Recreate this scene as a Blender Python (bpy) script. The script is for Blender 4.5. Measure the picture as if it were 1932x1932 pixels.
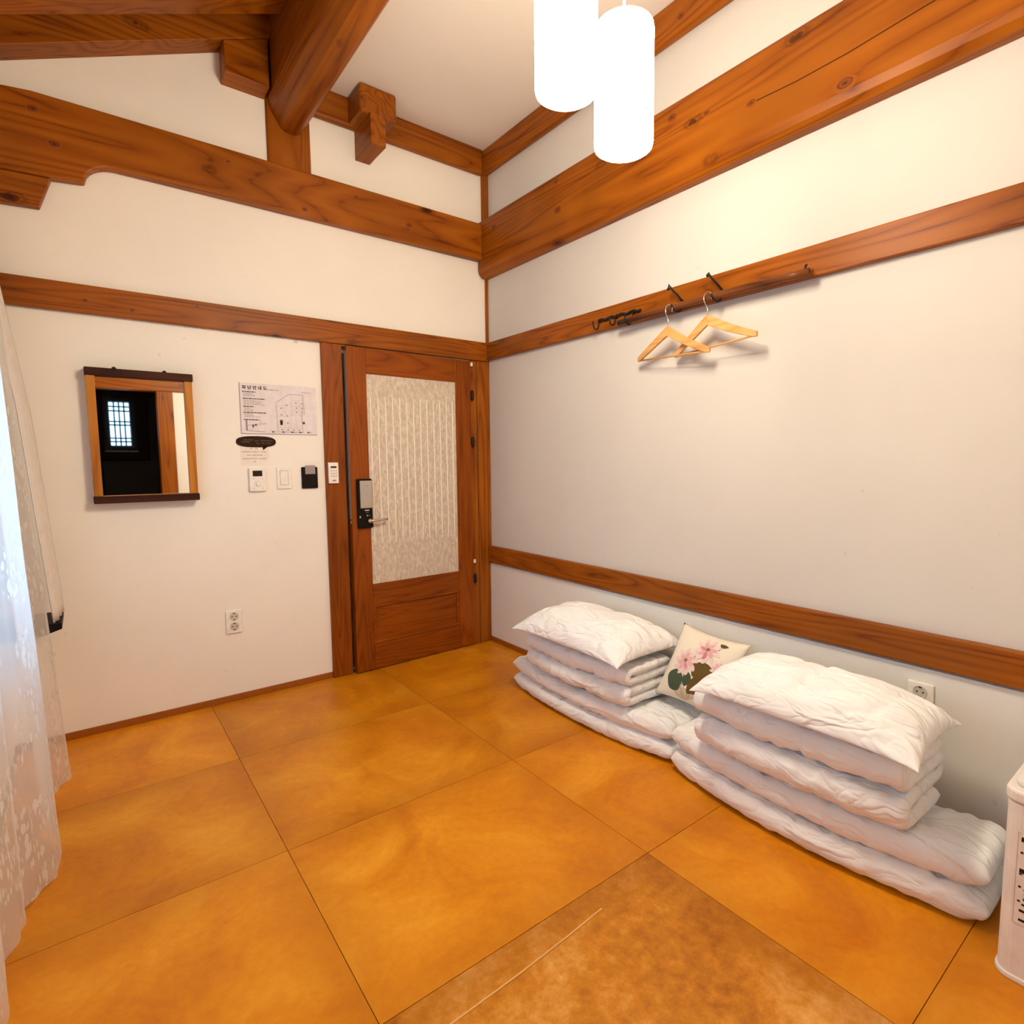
import bpy, bmesh, math, random
from mathutils import Vector, Matrix, noise as mnoise

for o in list(bpy.data.objects):
    bpy.data.objects.remove(o, do_unlink=True)
scene = bpy.context.scene
COL = scene.collection
random.seed(7)

# ------------------------------------------------------------------ camera
CAM = Vector((-2.143, -3.225, 1.23))
yaw, pit, rol = math.radians(38.286), math.radians(-5.138), math.radians(-0.402)
F = Vector((math.sin(yaw) * math.cos(pit), math.cos(yaw) * math.cos(pit), math.sin(pit)))
R0 = Vector((math.cos(yaw), -math.sin(yaw), 0))
U0 = R0.cross(F)
Rv = R0 * math.cos(rol) + U0 * math.sin(rol)
Uv = -R0 * math.sin(rol) + U0 * math.cos(rol)
cam_data = bpy.data.cameras.new('camera')
cam_data.sensor_fit = 'HORIZONTAL'
cam_data.sensor_width = 36.0
cam_data.lens = 36.0 * 1076.49 / 1932.0
cam_data.shift_x = -(1012.83 - 966.0) / 1932.0
cam_data.clip_start = 0.02
cam = bpy.data.objects.new('camera', cam_data)
COL.objects.link(cam)
M = Matrix((Rv, Uv, -F)).transposed().to_4x4()
M.translation = CAM
cam.matrix_world = M
scene.camera = cam

# ------------------------------------------------------------------ world and exposure
world = bpy.data.worlds.new('sky')
scene.world = world
world.use_nodes = True
bgn = world.node_tree.nodes['Background']
bgn.inputs['Color'].default_value = (0.44, 0.71, 1.0, 1)
bgn.inputs['Strength'].default_value = 4.8
scene.view_settings.view_transform = 'Standard'
scene.view_settings.look = 'None'
scene.view_settings.gamma = 1.0
scene.view_settings.use_curve_mapping = False
scene.view_settings.exposure = 0.07
LAMP_COL = (1.0, 0.87, 0.65, 1)
LAMP_STRENGTH = 57.0
scene.cycles.max_bounces = 7
scene.cycles.diffuse_bounces = 4
scene.cycles.transparent_max_bounces = 12
scene.cycles.sample_clamp_indirect = 6.0
scene.cycles.adaptive_threshold = 0.02


# ------------------------------------------------------------------ materials
def new_mat(name):
    m = bpy.data.materials.new(name)
    m.use_nodes = True
    nt = m.node_tree
    b = nt.nodes['Principled BSDF']
    return m, nt, b


def N(nt, kind, **kw):
    n = nt.nodes.new(kind)
    for k, v in kw.items():
        if k.startswith('in_'):
            key = k[3:].replace('_', ' ')
            n.inputs[key].default_value = v
        else:
            setattr(n, k, v)
    return n


def ramp(nt, stops, interp='LINEAR'):
    n = nt.nodes.new('ShaderNodeValToRGB')
    n.color_ramp.interpolation = interp
    els = n.color_ramp.elements
    while len(els) < len(stops):
        els.new(0.5)
    for e, (p, c) in zip(els, stops):
        e.position = p
        e.color = (c[0], c[1], c[2], 1)
    return n


def plain(name, col, rough=0.5, metal=0.0, spec=0.5, emis=None, es=0, bump=0, bscale=200):
    m, nt, b = new_mat(name)
    b.inputs['Base Color'].default_value = (*col, 1)
    b.inputs['Roughness'].default_value = rough
    b.inputs['Metallic'].default_value = metal
    b.inputs['Specular IOR Level'].default_value = spec
    # a faint mottling keeps every surface procedural
    tc = N(nt, 'ShaderNodeTexCoord')
    nz = N(nt, 'ShaderNodeTexNoise', in_Scale=30.0, in_Detail=3.0)
    nt.links.new(tc.outputs['Object'], nz.inputs['Vector'])
    r = ramp(nt, [(0.3, [c * 0.94 for c in col]), (0.7, [min(1, c * 1.04) for c in col])])
    nt.links.new(nz.outputs['Fac'], r.inputs['Fac'])
    nt.links.new(r.outputs['Color'], b.inputs['Base Color'])
    if bump:
        n2 = N(nt, 'ShaderNodeTexNoise', in_Scale=float(bscale), in_Detail=2.0)
        nt.links.new(tc.outputs['Object'], n2.inputs['Vector'])
        bp = N(nt, 'ShaderNodeBump', in_Strength=float(bump), in_Distance=0.002)
        nt.links.new(n2.outputs['Fac'], bp.inputs['Height'])
        nt.links.new(bp.outputs['Normal'], b.inputs['Normal'])
    if emis:
        b.inputs['Emission Color'].default_value = (*emis, 1)
        b.inputs['Emission Strength'].default_value = es
    return m


def wood(name, axis, light, mid, dark, rough=0.42, grain=1.0, knots=True, seed=0.0):
    m, nt, b = new_mat(name)
    L = nt.links.new
    tc = N(nt, 'ShaderNodeTexCoord')
    oi = N(nt, 'ShaderNodeObjectInfo')
    ofs = N(nt, 'ShaderNodeVectorMath', operation='SCALE')
    comb = N(nt, 'ShaderNodeCombineXYZ', in_X=3.1, in_Y=5.7, in_Z=2.3)
    L(comb.outputs[0], ofs.inputs[0])
    mul = N(nt, 'ShaderNodeMath', operation='ADD', in_1=seed) if False else None
    L(oi.outputs['Random'], ofs.inputs['Scale'])
    add = N(nt, 'ShaderNodeVectorMath', operation='ADD')
    L(tc.outputs['Object'], add.inputs[0])
    L(ofs.outputs[0], add.inputs[1])
    mp = N(nt, 'ShaderNodeMapping')
    sc = [1.0, 1.0, 1.0]
    sc['xyz'.index(axis)] = 0.075
    mp.inputs['Scale'].default_value = sc
    mp.inputs['Location'].default_value = (seed, seed * 0.7, seed * 1.3)
    L(add.outputs[0], mp.inputs['Vector'])
    # growth rings: distorted coordinate
    n1 = N(nt, 'ShaderNodeTexNoise', in_Scale=5.5 * grain, in_Detail=1.0, in_Distortion=0.35)
    L(mp.outputs[0], n1.inputs['Vector'])
    rm = N(nt, 'ShaderNodeMath', operation='MULTIPLY')
    rm.inputs[1].default_value = 26.0
    L(n1.outputs['Fac'], rm.inputs[0])
    fr = N(nt, 'ShaderNodeMath', operation='PINGPONG')
    fr.inputs[1].default_value = 1.0
    L(rm.outputs[0], fr.inputs[0])
    n2 = N(nt, 'ShaderNodeTexNoise', in_Scale=45.0 * grain, in_Detail=4.0)
    L(mp.outputs[0], n2.inputs['Vector'])
    mx = N(nt, 'ShaderNodeMath', operation='MULTIPLY_ADD')
    mx.inputs[1].default_value = 0.55
    L(fr.outputs[0], mx.inputs[0])
    sc2 = N(nt, 'ShaderNodeMath', operation='MULTIPLY')
    sc2.inputs[1].default_value = 0.45
    L(n2.outputs['Fac'], sc2.inputs[0])
    L(sc2.outputs[0], mx.inputs[2])
    cr = ramp(nt, [(0.14, dark), (0.30, mid), (0.70, light)])
    L(mx.outputs[0], cr.inputs['Fac'])
    out = cr.outputs['Color']
    # broad tone variation
    n3 = N(nt, 'ShaderNodeTexNoise', in_Scale=2.2, in_Detail=2.0)
    L(add.outputs[0], n3.inputs['Vector'])
    hv = N(nt, 'ShaderNodeMapRange')
    hv.inputs['From Min'].default_value = 0.3
    hv.inputs['From Max'].default_value = 0.7
    hv.inputs['To Min'].default_value = 0.78
    hv.inputs['To Max'].default_value = 1.16
    L(n3.outputs['Fac'], hv.inputs['Value'])
    vm = N(nt, 'ShaderNodeVectorMath', operation='SCALE')
    L(out, vm.inputs[0])
    L(hv.outputs[0], vm.inputs['Scale'])
    out = vm.outputs[0]
    if knots:
        mk = N(nt, 'ShaderNodeMapping')
        s = [1.0, 1.0, 1.0]
        s['xyz'.index(axis)] = 0.45
        mk.inputs['Scale'].default_value = s
        L(add.outputs[0], mk.inputs['Vector'])
        vo = N(nt, 'ShaderNodeTexVoronoi', in_Scale=5.2)
        L(mk.outputs[0], vo.inputs['Vector'])
        nk = N(nt, 'ShaderNodeTexNoise', in_Scale=40.0, in_Detail=2.0)
        L(add.outputs[0], nk.inputs['Vector'])
        ad = N(nt, 'ShaderNodeMath', operation='MULTIPLY_ADD')
        ad.inputs[1].default_value = 0.08
        L(nk.outputs['Fac'], ad.inputs[0])
        L(vo.outputs['Distance'], ad.inputs[2])
        kr = ramp(nt, [(0.07, (1, 1, 1)), (0.115, (0.75, 0.75, 0.75)), (0.13, (0.1, 0.1, 0.1)), (0.15, (0.45, 0.45, 0.45)), (0.19, (0, 0, 0))])
        L(ad.outputs[0], kr.inputs['Fac'])
        km = N(nt, 'ShaderNodeMix', data_type='RGBA')
        L(kr.outputs['Color'], km.inputs['Factor'])
        L(out, km.inputs['A'])
        km.inputs['B'].default_value = (dark[0] * 0.35, dark[1] * 0.3, dark[2] * 0.3, 1)
        out = km.outputs['Result']
    L(out, b.inputs['Base Color'])
    b.inputs['Roughness'].default_value = rough
    b.inputs['Specular IOR Level'].default_value = 0.20
    return m


BL, BMID, BD = (0.34, 0.096, 0.004), (0.265, 0.066, 0.002), (0.13, 0.025, 0.001)
W = {a: wood('pine_' + a, a, BL, BMID, BD) for a in 'xyz'}
WT = {a: wood('pine_trim_' + a, a, (0.31, 0.084, 0.004), (0.24, 0.058, 0.002), (0.11, 0.020, 0.001), grain=1.5) for a in 'xyz'}
WD = {a: wood('door_pine_' + a, a, (0.28, 0.066, 0.003), (0.23, 0.050, 0.002), (0.15, 0.028, 0.001), rough=0.38, grain=1.6, knots=False) for a in 'xyz'}
WM = wood('mirror_frame_pine', 'z', (0.56, 0.22, 0.03), (0.48, 0.17, 0.02), (0.30, 0.09, 0.01), knots=False)
WDARK = wood('walnut_dark', 'x', (0.060, 0.014, 0.003), (0.035, 0.007, 0.002), (0.015, 0.003, 0.001), rough=0.6, knots=False)
WPOLE = wood('pole_wood', 'y', (0.16, 0.050, 0.014), (0.09, 0.026, 0.007), (0.04, 0.011, 0.003), rough=0.32, knots=False)
WHANG = wood('hanger_wood', 'y', (0.72, 0.40, 0.15), (0.64, 0.33, 0.11), (0.50, 0.23, 0.07), knots=False)


def plaster(name, col, var=0.03):
    m, nt, b = new_mat(name)
    L = nt.links.new
    tc = N(nt, 'ShaderNodeTexCoord')
    n1 = N(nt, 'ShaderNodeTexNoise', in_Scale=1.7, in_Detail=5.0, in_Roughness=0.6)
    L(tc.outputs['Object'], n1.inputs['Vector'])
    r = ramp(nt, [(0.3, [c * (1 - var) for c in col]), (0.7, [min(1, c * (1 + var)) for c in col])])
    L(n1.outputs['Fac'], r.inputs['Fac'])
    # tiny scuffs
    n2 = N(nt, 'ShaderNodeTexNoise', in_Scale=26.0, in_Detail=2.0)
    L(tc.outputs['Object'], n2.inputs['Vector'])
    r2 = ramp(nt, [(0.20, (0.86, 0.82, 0.78)), (0.25, (1, 1, 1))])
    L(n2.outputs['Fac'], r2.inputs['Fac'])
    mm = N(nt, 'ShaderNodeMix', data_type='RGBA', blend_type='MULTIPLY')
    mm.inputs['Factor'].default_value = 0.6
    L(r.outputs['Color'], mm.inputs['A'])
    L(r2.outputs['Color'], mm.inputs['B'])
    L(mm.outputs['Result'], b.inputs['Base Color'])
    b.inputs['Roughness'].default_value = 0.75
    b.inputs['Specular IOR Level'].default_value = 0.25
    n3 = N(nt, 'ShaderNodeTexNoise', in_Scale=40.0, in_Detail=1.0)
    L(tc.outputs['Object'], n3.inputs['Vector'])
    bp = N(nt, 'ShaderNodeBump', in_Strength=0.10, in_Distance=0.004)
    L(n3.outputs['Fac'], bp.inputs['Height'])
    L(bp.outputs['Normal'], b.inputs['Normal'])
    return m


M_WALL = plaster('white_wallpaper', (0.92, 0.875, 0.81))
M_WALLB = plaster('wallpaper_dimmed', (0.655, 0.625, 0.60))  # right wall's dimmer light put into a darker base colour
M_CEIL = plaster('ceiling_paper', (0.86, 0.80, 0.73), 0.02)
M_PANEL = plaster('painted_board', (0.80, 0.775, 0.75))


def floor_mat(name, light, mid, dark, mott=0.5, fine=9.0):
    m, nt, b = new_mat(name)
    L = nt.links.new
    tc = N(nt, 'ShaderNodeTexCoord')
    oi = N(nt, 'ShaderNodeObjectInfo')
    comb = N(nt, 'ShaderNodeCombineXYZ', in_X=9.1, in_Y=7.7, in_Z=0.0)
    ofs = N(nt, 'ShaderNodeVectorMath', operation='SCALE')
    L(comb.outputs[0], ofs.inputs[0])
    L(oi.outputs['Random'], ofs.inputs['Scale'])
    add = N(nt, 'ShaderNodeVectorMath', operation='ADD')
    L(tc.outputs['Object'], add.inputs[0])
    L(ofs.outputs[0], add.inputs[1])
    n1 = N(nt, 'ShaderNodeTexNoise', in_Scale=3.0, in_Detail=6.0, in_Roughness=0.62, in_Distortion=0.8)
    L(add.outputs[0], n1.inputs['Vector'])
    n2 = N(nt, 'ShaderNodeTexNoise', in_Scale=fine * 4, in_Detail=5.0, in_Roughness=0.7)
    L(add.outputs[0], n2.inputs['Vector'])
    mx = N(nt, 'ShaderNodeMix', data_type='FLOAT')
    mx.inputs['Factor'].default_value = mott
    L(n1.outputs['Fac'], mx.inputs['A'])
    L(n2.outputs['Fac'], mx.inputs['B'])
    r = ramp(nt, [(0.34, dark), (0.5, mid), (0.66, light)])
    L(mx.outputs['Result'], r.inputs['Fac'])
    # darker wear towards the sheet's own edges (oil collects at the laps)
    sep = N(nt, 'ShaderNodeSeparateXYZ')
    L(tc.outputs['Object'], sep.inputs[0])
    def edge(sock, half):
        a = N(nt, 'ShaderNodeMath', operation='ABSOLUTE')
        L(sock, a.inputs[0])
        mr = N(nt, 'ShaderNodeMapRange', interpolation_type='SMOOTHSTEP')
        mr.inputs['From Min'].default_value = half - 0.16
        mr.inputs['From Max'].default_value = half
        L(a.outputs[0], mr.inputs['Value'])
        return mr.outputs[0]
    e1, e2 = edge(sep.outputs['X'], 0.44), edge(sep.outputs['Y'], 0.362)
    em = N(nt, 'ShaderNodeMath', operation='MAXIMUM')
    L(e1, em.inputs[0])
    L(e2, em.inputs[1])
    es = N(nt, 'ShaderNodeMath', operation='MULTIPLY')
    es.inputs[1].default_value = 0.35
    L(em.outputs[0], es.inputs[0])
    mm = N(nt, 'ShaderNodeMix', data_type='RGBA')
    L(es.outputs[0], mm.inputs['Factor'])
    L(r.outputs['Color'], mm.inputs['A'])
    mm.inputs['B'].default_value = (*[c * 0.75 for c in dark], 1)
    rv = N(nt, 'ShaderNodeMapRange')
    rv.inputs['To Min'].default_value = 0.84
    rv.inputs['To Max'].default_value = 1.06
    L(oi.outputs['Random'], rv.inputs['Value'])
    tv = N(nt, 'ShaderNodeVectorMath', operation='SCALE')
    L(mm.outputs['Result'], tv.inputs[0])
    L(rv.outputs[0], tv.inputs['Scale'])
    L(tv.outputs[0], b.inputs['Base Color'])
    rr = N(nt, 'ShaderNodeMapRange')
    rr.inputs['To Min'].default_value = 0.30
    rr.inputs['To Max'].default_value = 0.52
    L(n1.outputs['Fac'], rr.inputs['Value'])
    L(rr.outputs[0], b.inputs['Roughness'])
    b.inputs['Specular IOR Level'].default_value = 0.30
    return m


M_FLOOR = floor_mat('oiled_paper_floor', (0.84, 0.36, 0.018), (0.72, 0.255, 0.004), (0.56, 0.165, 0.002), mott=0.25)
M_FLOOR2 = floor_mat('oiled_paper_floor_worn', (0.76, 0.37, 0.09), (0.56, 0.205, 0.008), (0.34, 0.095, 0.003), mott=0.45, fine=7)
M_SEAM = plain('floor_seam', (0.22, 0.06, 0.004), 0.5)
M_SKIRT = plain('floor_paper_skirting', (0.34, 0.095, 0.006), 0.4)


def fabric(name, col, scale=10.0, strength=0.35):
    m, nt, b = new_mat(name)
    L = nt.links.new
    tc = N(nt, 'ShaderNodeTexCoord')
    mp = N(nt, 'ShaderNodeMapping')
    mp.inputs['Scale'].default_value = (2.4, 0.8, 1.4)
    mp.inputs['Rotation'].default_value = (0.0, 0.0, 0.45)
    L(tc.outputs['Object'], mp.inputs['Vector'])
    n1 = N(nt, 'ShaderNodeTexNoise', in_Scale=scale, in_Detail=2.0, in_Distortion=1.0)
    L(mp.outputs[0], n1.inputs['Vector'])
    # crumple creases: ridged noise
    sb = N(nt, 'ShaderNodeMath', operation='SUBTRACT')
    sb.inputs[1].default_value = 0.5
    L(n1.outputs['Fac'], sb.inputs[0])
    ab = N(nt, 'ShaderNodeMath', operation='ABSOLUTE')
    L(sb.outputs[0], ab.inputs[0])
    bp = N(nt, 'ShaderNodeBump', in_Strength=strength, in_Distance=0.03)
    L(ab.outputs[0], bp.inputs['Height'])
    L(bp.outputs['Normal'], b.inputs['Normal'])
    b.inputs['Base Color'].default_value = (*col, 1)
    b.inputs['Roughness'].default_value = 0.85
    b.inputs['Specular IOR Level'].default_value = 0.15
    return m


M_COTTON = fabric('white_cotton', (0.88, 0.885, 0.915), 8.0, 0.85)
M_CUSH = fabric('cream_linen', (0.84, 0.77, 0.66), 6.0, 0.12)


def lace_mat():
    m = bpy.data.materials.new('white_lace')
    m.use_nodes = True
    nt = m.node_tree
    nt.nodes.clear()
    L = nt.links.new
    out = N(nt, 'ShaderNodeOutputMaterial')
    tc = N(nt, 'ShaderNodeTexCoord')
    uv = tc.outputs['UV']
    # leaf sprays: stretched voronoi cells, rotated two ways
    masks = []
    for rot, sc in ((0.7, 1.0), (-0.6, 1.2)):
        mp = N(nt, 'ShaderNodeMapping')
        mp.inputs['Rotation'].default_value = (0, 0, rot)
        mp.inputs['Scale'].default_value = (52 * sc, 20 * sc, 1)
        L(uv, mp.inputs['Vector'])
        vo = N(nt, 'ShaderNodeTexVoronoi', in_Scale=1.0)
        L(mp.outputs[0], vo.inputs['Vector'])
        r = ramp(nt, [(0.30, (1, 1, 1)), (0.38, (0, 0, 0))])
        L(vo.outputs['Distance'], r.inputs['Fac'])
        masks.append(r.outputs['Color'])
    mxx = N(nt, 'ShaderNodeMath', operation='MAXIMUM')
    L(masks[0], mxx.inputs[0])
    L(masks[1], mxx.inputs[1])
    n1 = N(nt, 'ShaderNodeTexNoise', in_Scale=7.0, in_Detail=1.5)
    L(uv, n1.inputs['Vector'])
    r1 = ramp(nt, [(0.47, (0, 0, 0)), (0.53, (1, 1, 1))])
    L(n1.outputs['Fac'], r1.inputs['Fac'])
    mk = N(nt, 'ShaderNodeMath', operation='MULTIPLY')
    L(mxx.outputs[0], mk.inputs[0])
    L(r1.outputs['Color'], mk.inputs[1])
    di = N(nt, 'ShaderNodeBsdfDiffuse')
    di.inputs['Color'].default_value = (0.86, 0.82, 0.78, 1)
    tl = N(nt, 'ShaderNodeBsdfTranslucent')
    tl.inputs['Color'].default_value = (0.86, 0.86, 0.88, 1)
    cl = N(nt, 'ShaderNodeMixShader')
    cl.inputs['Fac'].default_value = 0.5
    L(di.outputs[0], cl.inputs[1])
    L(tl.outputs[0], cl.inputs[2])
    tr = N(nt, 'ShaderNodeBsdfTransparent')
    fa = N(nt, 'ShaderNodeMapRange')
    fa.inputs['To Min'].default_value = 0.62
    fa.inputs['To Max'].default_value = 0.97
    L(mk.outputs[0], fa.inputs['Value'])
    ms = N(nt, 'ShaderNodeMixShader')
    L(fa.outputs[0], ms.inputs['Fac'])
    L(tr.outputs[0], ms.inputs[1])
    L(cl.outputs[0], ms.inputs[2])
    bp = N(nt, 'ShaderNodeBump', in_Strength=0.6, in_Distance=0.004)
    L(mk.outputs[0], bp.inputs['Height'])
    L(bp.outputs['Normal'], di.inputs['Normal'])
    L(ms.outputs[0], out.inputs['Surface'])
    return m


M_LACE = lace_mat()


def paper_glass():
    m, nt, b = new_mat('frosted_paper_pane')
    L = nt.links.new
    tc = N(nt, 'ShaderNodeTexCoord')
    mp = N(nt, 'ShaderNodeMapping')
    mp.inputs['Scale'].default_value = (1.0, 1.0, 0.4)
    L(tc.outputs['Object'], mp.inputs['Vector'])
    n1 = N(nt, 'ShaderNodeTexNoise', in_Scale=75.0, in_Detail=2.0, in_Distortion=0.7)
    L(mp.outputs[0], n1.inputs['Vector'])
    r = ramp(nt, [(0.36, (0.56, 0.46, 0.37)), (0.5, (0.63, 0.53, 0.43)), (0.64, (0.73, 0.64, 0.54))])
    L(n1.outputs['Fac'], r.inputs['Fac'])
    L(r.outputs['Color'], b.inputs['Base Color'])
    b.inputs['Roughness'].default_value = 0.4
    bp = N(nt, 'ShaderNodeBump', in_Strength=0.5, in_Distance=0.006)
    L(n1.outputs['Fac'], bp.inputs['Height'])
    L(bp.outputs['Normal'], b.inputs['Normal'])
    return m


M_PANE = paper_glass()
M_RIB = plain('paper_rib_lit', (0.95, 0.88, 0.78), 0.18)  # paler than the pane: light caught by the ribs, painted into their colour
M_BLACK = plain('black_plastic', (0.008, 0.004, 0.004), 0.55, spec=0.15)
M_IRON = plain('black_iron', (0.012, 0.008, 0.008), 0.5, 0.0, spec=0.25)
M_WHITE = plain('white_plastic', (0.90, 0.865, 0.81), 0.4)
M_APPL = plain('white_enamel', (0.80, 0.755, 0.725), 0.32)
M_GREY = plain('grey_plastic', (0.33, 0.28, 0.28), 0.4)
M_LGREY = plain('pale_grey_plastic', (0.62, 0.58, 0.54), 0.4)
M_CHROME = plain('brushed_steel', (0.72, 0.68, 0.62), 0.22, 1.0)
M_SILVER = plain('satin_silver', (0.50, 0.46, 0.40), 0.35, 0.55)
M_SCREEN = plain('lcd_screen', (0.025, 0.015, 0.008), 0.5, spec=0.15)
M_PAPER = plain('notice_paper', (0.80, 0.74, 0.77), 0.6, spec=0.2)
M_NOTE = plain('note_paper', (0.90, 0.825, 0.74), 0.7, spec=0.2)
M_INK = plain('ink_brown', (0.09, 0.05, 0.045), 0.7)
M_INKG = plain('ink_grey', (0.34, 0.25, 0.25), 0.7)
M_INKL = plain('ink_pale', (0.52, 0.43, 0.43), 0.7)
M_BUBBLE = plain('sticker_brown', (0.030, 0.010, 0.004), 0.6, spec=0.15)
M_BUBBLE2 = plain('sticker_print', (0.12, 0.055, 0.03), 0.5)
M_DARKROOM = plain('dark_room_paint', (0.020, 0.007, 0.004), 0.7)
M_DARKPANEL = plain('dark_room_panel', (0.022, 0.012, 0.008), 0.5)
M_BLIND = plain('blind_fabric', (0.76, 0.71, 0.67), 0.8)
M_PINK = plain('petal_pink', (0.74, 0.42, 0.45), 0.85)
M_PINKL = plain('petal_pale', (0.82, 0.62, 0.62), 0.85)
M_PINKD = plain('petal_deep', (0.60, 0.22, 0.28), 0.85)
M_LEAF = plain('leaf_green', (0.055, 0.085, 0.045), 0.85)
M_LEAF2 = plain('leaf_olive', (0.12, 0.072, 0.010), 0.85)
M_STEM = plain('stem_brown', (0.22, 0.17, 0.08), 0.85)
M_VASE = plain('vase_wash', (0.60, 0.49, 0.36), 0.85)

m, nt, b = new_mat('mirror_glass')
b.inputs['Metallic'].default_value = 1.0
b.inputs['Roughness'].default_value = 0.015
b.inputs['Base Color'].default_value = (0.88, 0.90, 0.88, 1)
M_MIRROR = m
m, nt, b = new_mat('window_glass')
_o = [n for n in nt.nodes if n.type == 'OUTPUT_MATERIAL'][0]
_t = N(nt, 'ShaderNodeBsdfTransparent')
_t.inputs['Color'].default_value = (0.93, 0.97, 0.98, 1)
_g = N(nt, 'ShaderNodeBsdfGlossy')
_g.inputs['Roughness'].default_value = 0.02
_m = N(nt, 'ShaderNodeMixShader')
_m.inputs['Fac'].default_value = 0.06
nt.links.new(_t.outputs[0], _m.inputs[1])
nt.links.new(_g.outputs[0], _m.inputs[2])
nt.links.new(_m.outputs[0], _o.inputs['Surface'])
M_GLASS = m


def lamp_mat(name, k):
    m = bpy.data.materials.new(name)
    m.use_nodes = True
    nt = m.node_tree
    nt.nodes.clear()
    out = N(nt, 'ShaderNodeOutputMaterial')
    em = N(nt, 'ShaderNodeEmission')
    em.inputs['Color'].default_value = LAMP_COL
    em.inputs['Strength'].default_value = LAMP_STRENGTH * k
    nt.links.new(em.outputs[0], out.inputs['Surface'])
    return m


M_LAMP = lamp_mat('glowing_paper_shade', 1.0)
M_LAMPBULB = lamp_mat('lamp_open_end', 3.0)
M_LAMPDOT = lamp_mat('glowing_shade_dots', 0.009)

# ------------------------------------------------------------------ mesh helpers
WORLD = {}


class MB:
    def __init__(self):
        self.v, self.f = [], []

    def add(self, vs, fs):
        n = len(self.v)
        self.v += [tuple(p) for p in vs]
        self.f += [tuple(i + n for i in f) for f in fs]
        return self

    def box(self, x0, x1, y0, y1, z0, z1):
        x0, x1 = sorted((x0, x1)); y0, y1 = sorted((y0, y1)); z0, z1 = sorted((z0, z1))
        vs = [(x, y, z) for z in (z0, z1) for y in (y0, y1) for x in (x0, x1)]
        return self.add(vs, [(0, 2, 3, 1), (4, 5, 7, 6), (0, 1, 5, 4), (2, 6, 7, 3), (0, 4, 6, 2), (1, 3, 7, 5)])

    def prism(self, poly, axis, a0, a1):
        """poly: 2-D outline; axis = extrusion axis. y: (x,z); x: (y,z); z: (x,y)"""
        def mk(p, a):
            return {'y': (p[0], a, p[1]), 'x': (a, p[0], p[1]), 'z': (p[0], p[1], a)}[axis]
        n = len(poly)
        vs = [mk(p, a0) for p in poly] + [mk(p, a1) for p in poly]
        fs = [tuple(range(n)), tuple(range(2 * n - 1, n - 1, -1))]
        fs += [(i, i + n, (i + 1) % n + n, (i + 1) % n) for i in range(n)]
        return self.add(vs, fs)

    def tube(self, path, r, n=10):
        path = [Vector(p) for p in path]
        rs = r if isinstance(r, (list, tuple)) else [r] * len(path)
        rings = []
        up = None
        for i, p in enumerate(path):
            t = (path[min(i + 1, len(path) - 1)] - path[max(i - 1, 0)]).normalized()
            if up is None:
                up = Vector((0, 0, 1)) if abs(t.z) < 0.9 else Vector((1, 0, 0))
            s = t.cross(up).normalized()
            up = s.cross(t).normalized()
            rings.append([p + (s * math.cos(2 * math.pi * k / n) + up * math.sin(2 * math.pi * k / n)) * rs[i] for k in range(n)])
        vs = [q for rg in rings for q in rg]
        fs = []
        for i in range(len(path) - 1):
            for k in range(n):
                a, b2 = i * n + k, i * n + (k + 1) % n
                fs.append((a, b2, b2 + n, a + n))
        fs.append(tuple(range(n - 1, -1, -1)))
        e = (len(path) - 1) * n
        fs.append(tuple(range(e, e + n)))
        return self.add(vs, fs)

    def lathe(self, prof, c, axis='z', n=32):
        """prof: (radius, offset along axis)"""
        vs = []
        for r, h in prof:
            for k in range(n):
                a = 2 * math.pi * k / n
                p = (r * math.cos(a), r * math.sin(a), h)
                if axis == 'y':
                    p = (p[0], -p[2], p[1])
                elif axis == 'x':
                    p = (-p[2], p[0], p[1])
                vs.append((c[0] + p[0], c[1] + p[1], c[2] + p[2]))
        fs = []
        for i in range(len(prof) - 1):
            for k in range(n):
                a, b2 = i * n + k, i * n + (k + 1) % n
                fs.append((a, b2, b2 + n, a + n))
        fs.append(tuple(range(n - 1, -1, -1)))
        e = (len(prof) - 1) * n
        fs.append(tuple(range(e, e + n)))
        return self.add(vs, fs)

    def build(self, name, mat, parent=None, loc=None, bevel=0.0, seg=2, smooth=False, local=False, angle=40):
        """vertices are world coordinates unless local"""
        if parent is not None:
            off = Vector((0, 0, 0)) if local else WORLD[parent.name]
            me_off = off
        else:
            off = Vector(loc) if loc is not None else self.base()
            me_off = off
        me = bpy.data.meshes.new(name)
        me.from_pydata([(p[0] - me_off[0], p[1] - me_off[1], p[2] - me_off[2]) for p in self.v], [], self.f)
        bm = bmesh.new()
        bm.from_mesh(me)
        bmesh.ops.recalc_face_normals(bm, faces=bm.faces)
        bm.to_mesh(me)
        bm.free()
        me.materials.append(mat)
        o = bpy.data.objects.new(name, me)
        COL.objects.link(o)
        if parent is not None:
            o.parent = parent
            WORLD[o.name] = WORLD[parent.name]
        else:
            o.location = off
            WORLD[o.name] = Vector(off)
        if bevel:
            md = o.modifiers.new('bevel', 'BEVEL')
            md.width = bevel
            md.segments = seg
            md.limit_method = 'ANGLE'
            md.angle_limit = math.radians(angle)
            for p in me.polygons:
                p.use_smooth = False
        if smooth:
            for p in me.polygons:
                p.use_smooth = True
        return o

    def base(self):
        xs, ys, zs = zip(*self.v)
        return Vector(((min(xs) + max(xs)) / 2, (min(ys) + max(ys)) / 2, min(zs)))


def tag(o, label, cat, group=None):
    o['label'] = label
    o['category'] = cat
    if group:
        o['group'] = group
    return o


def thing(name, loc, label, cat, group=None):
    o = bpy.data.objects.new(name, None)
    o.empty_display_size = 0.1
    COL.objects.link(o)
    o.location = loc
    WORLD[o.name] = Vector(loc)
    return tag(o, label, cat, group)


def struct(o):
    o['kind'] = 'structure'
    return o


def bx(*a):
    return MB().box(*a)


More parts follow.
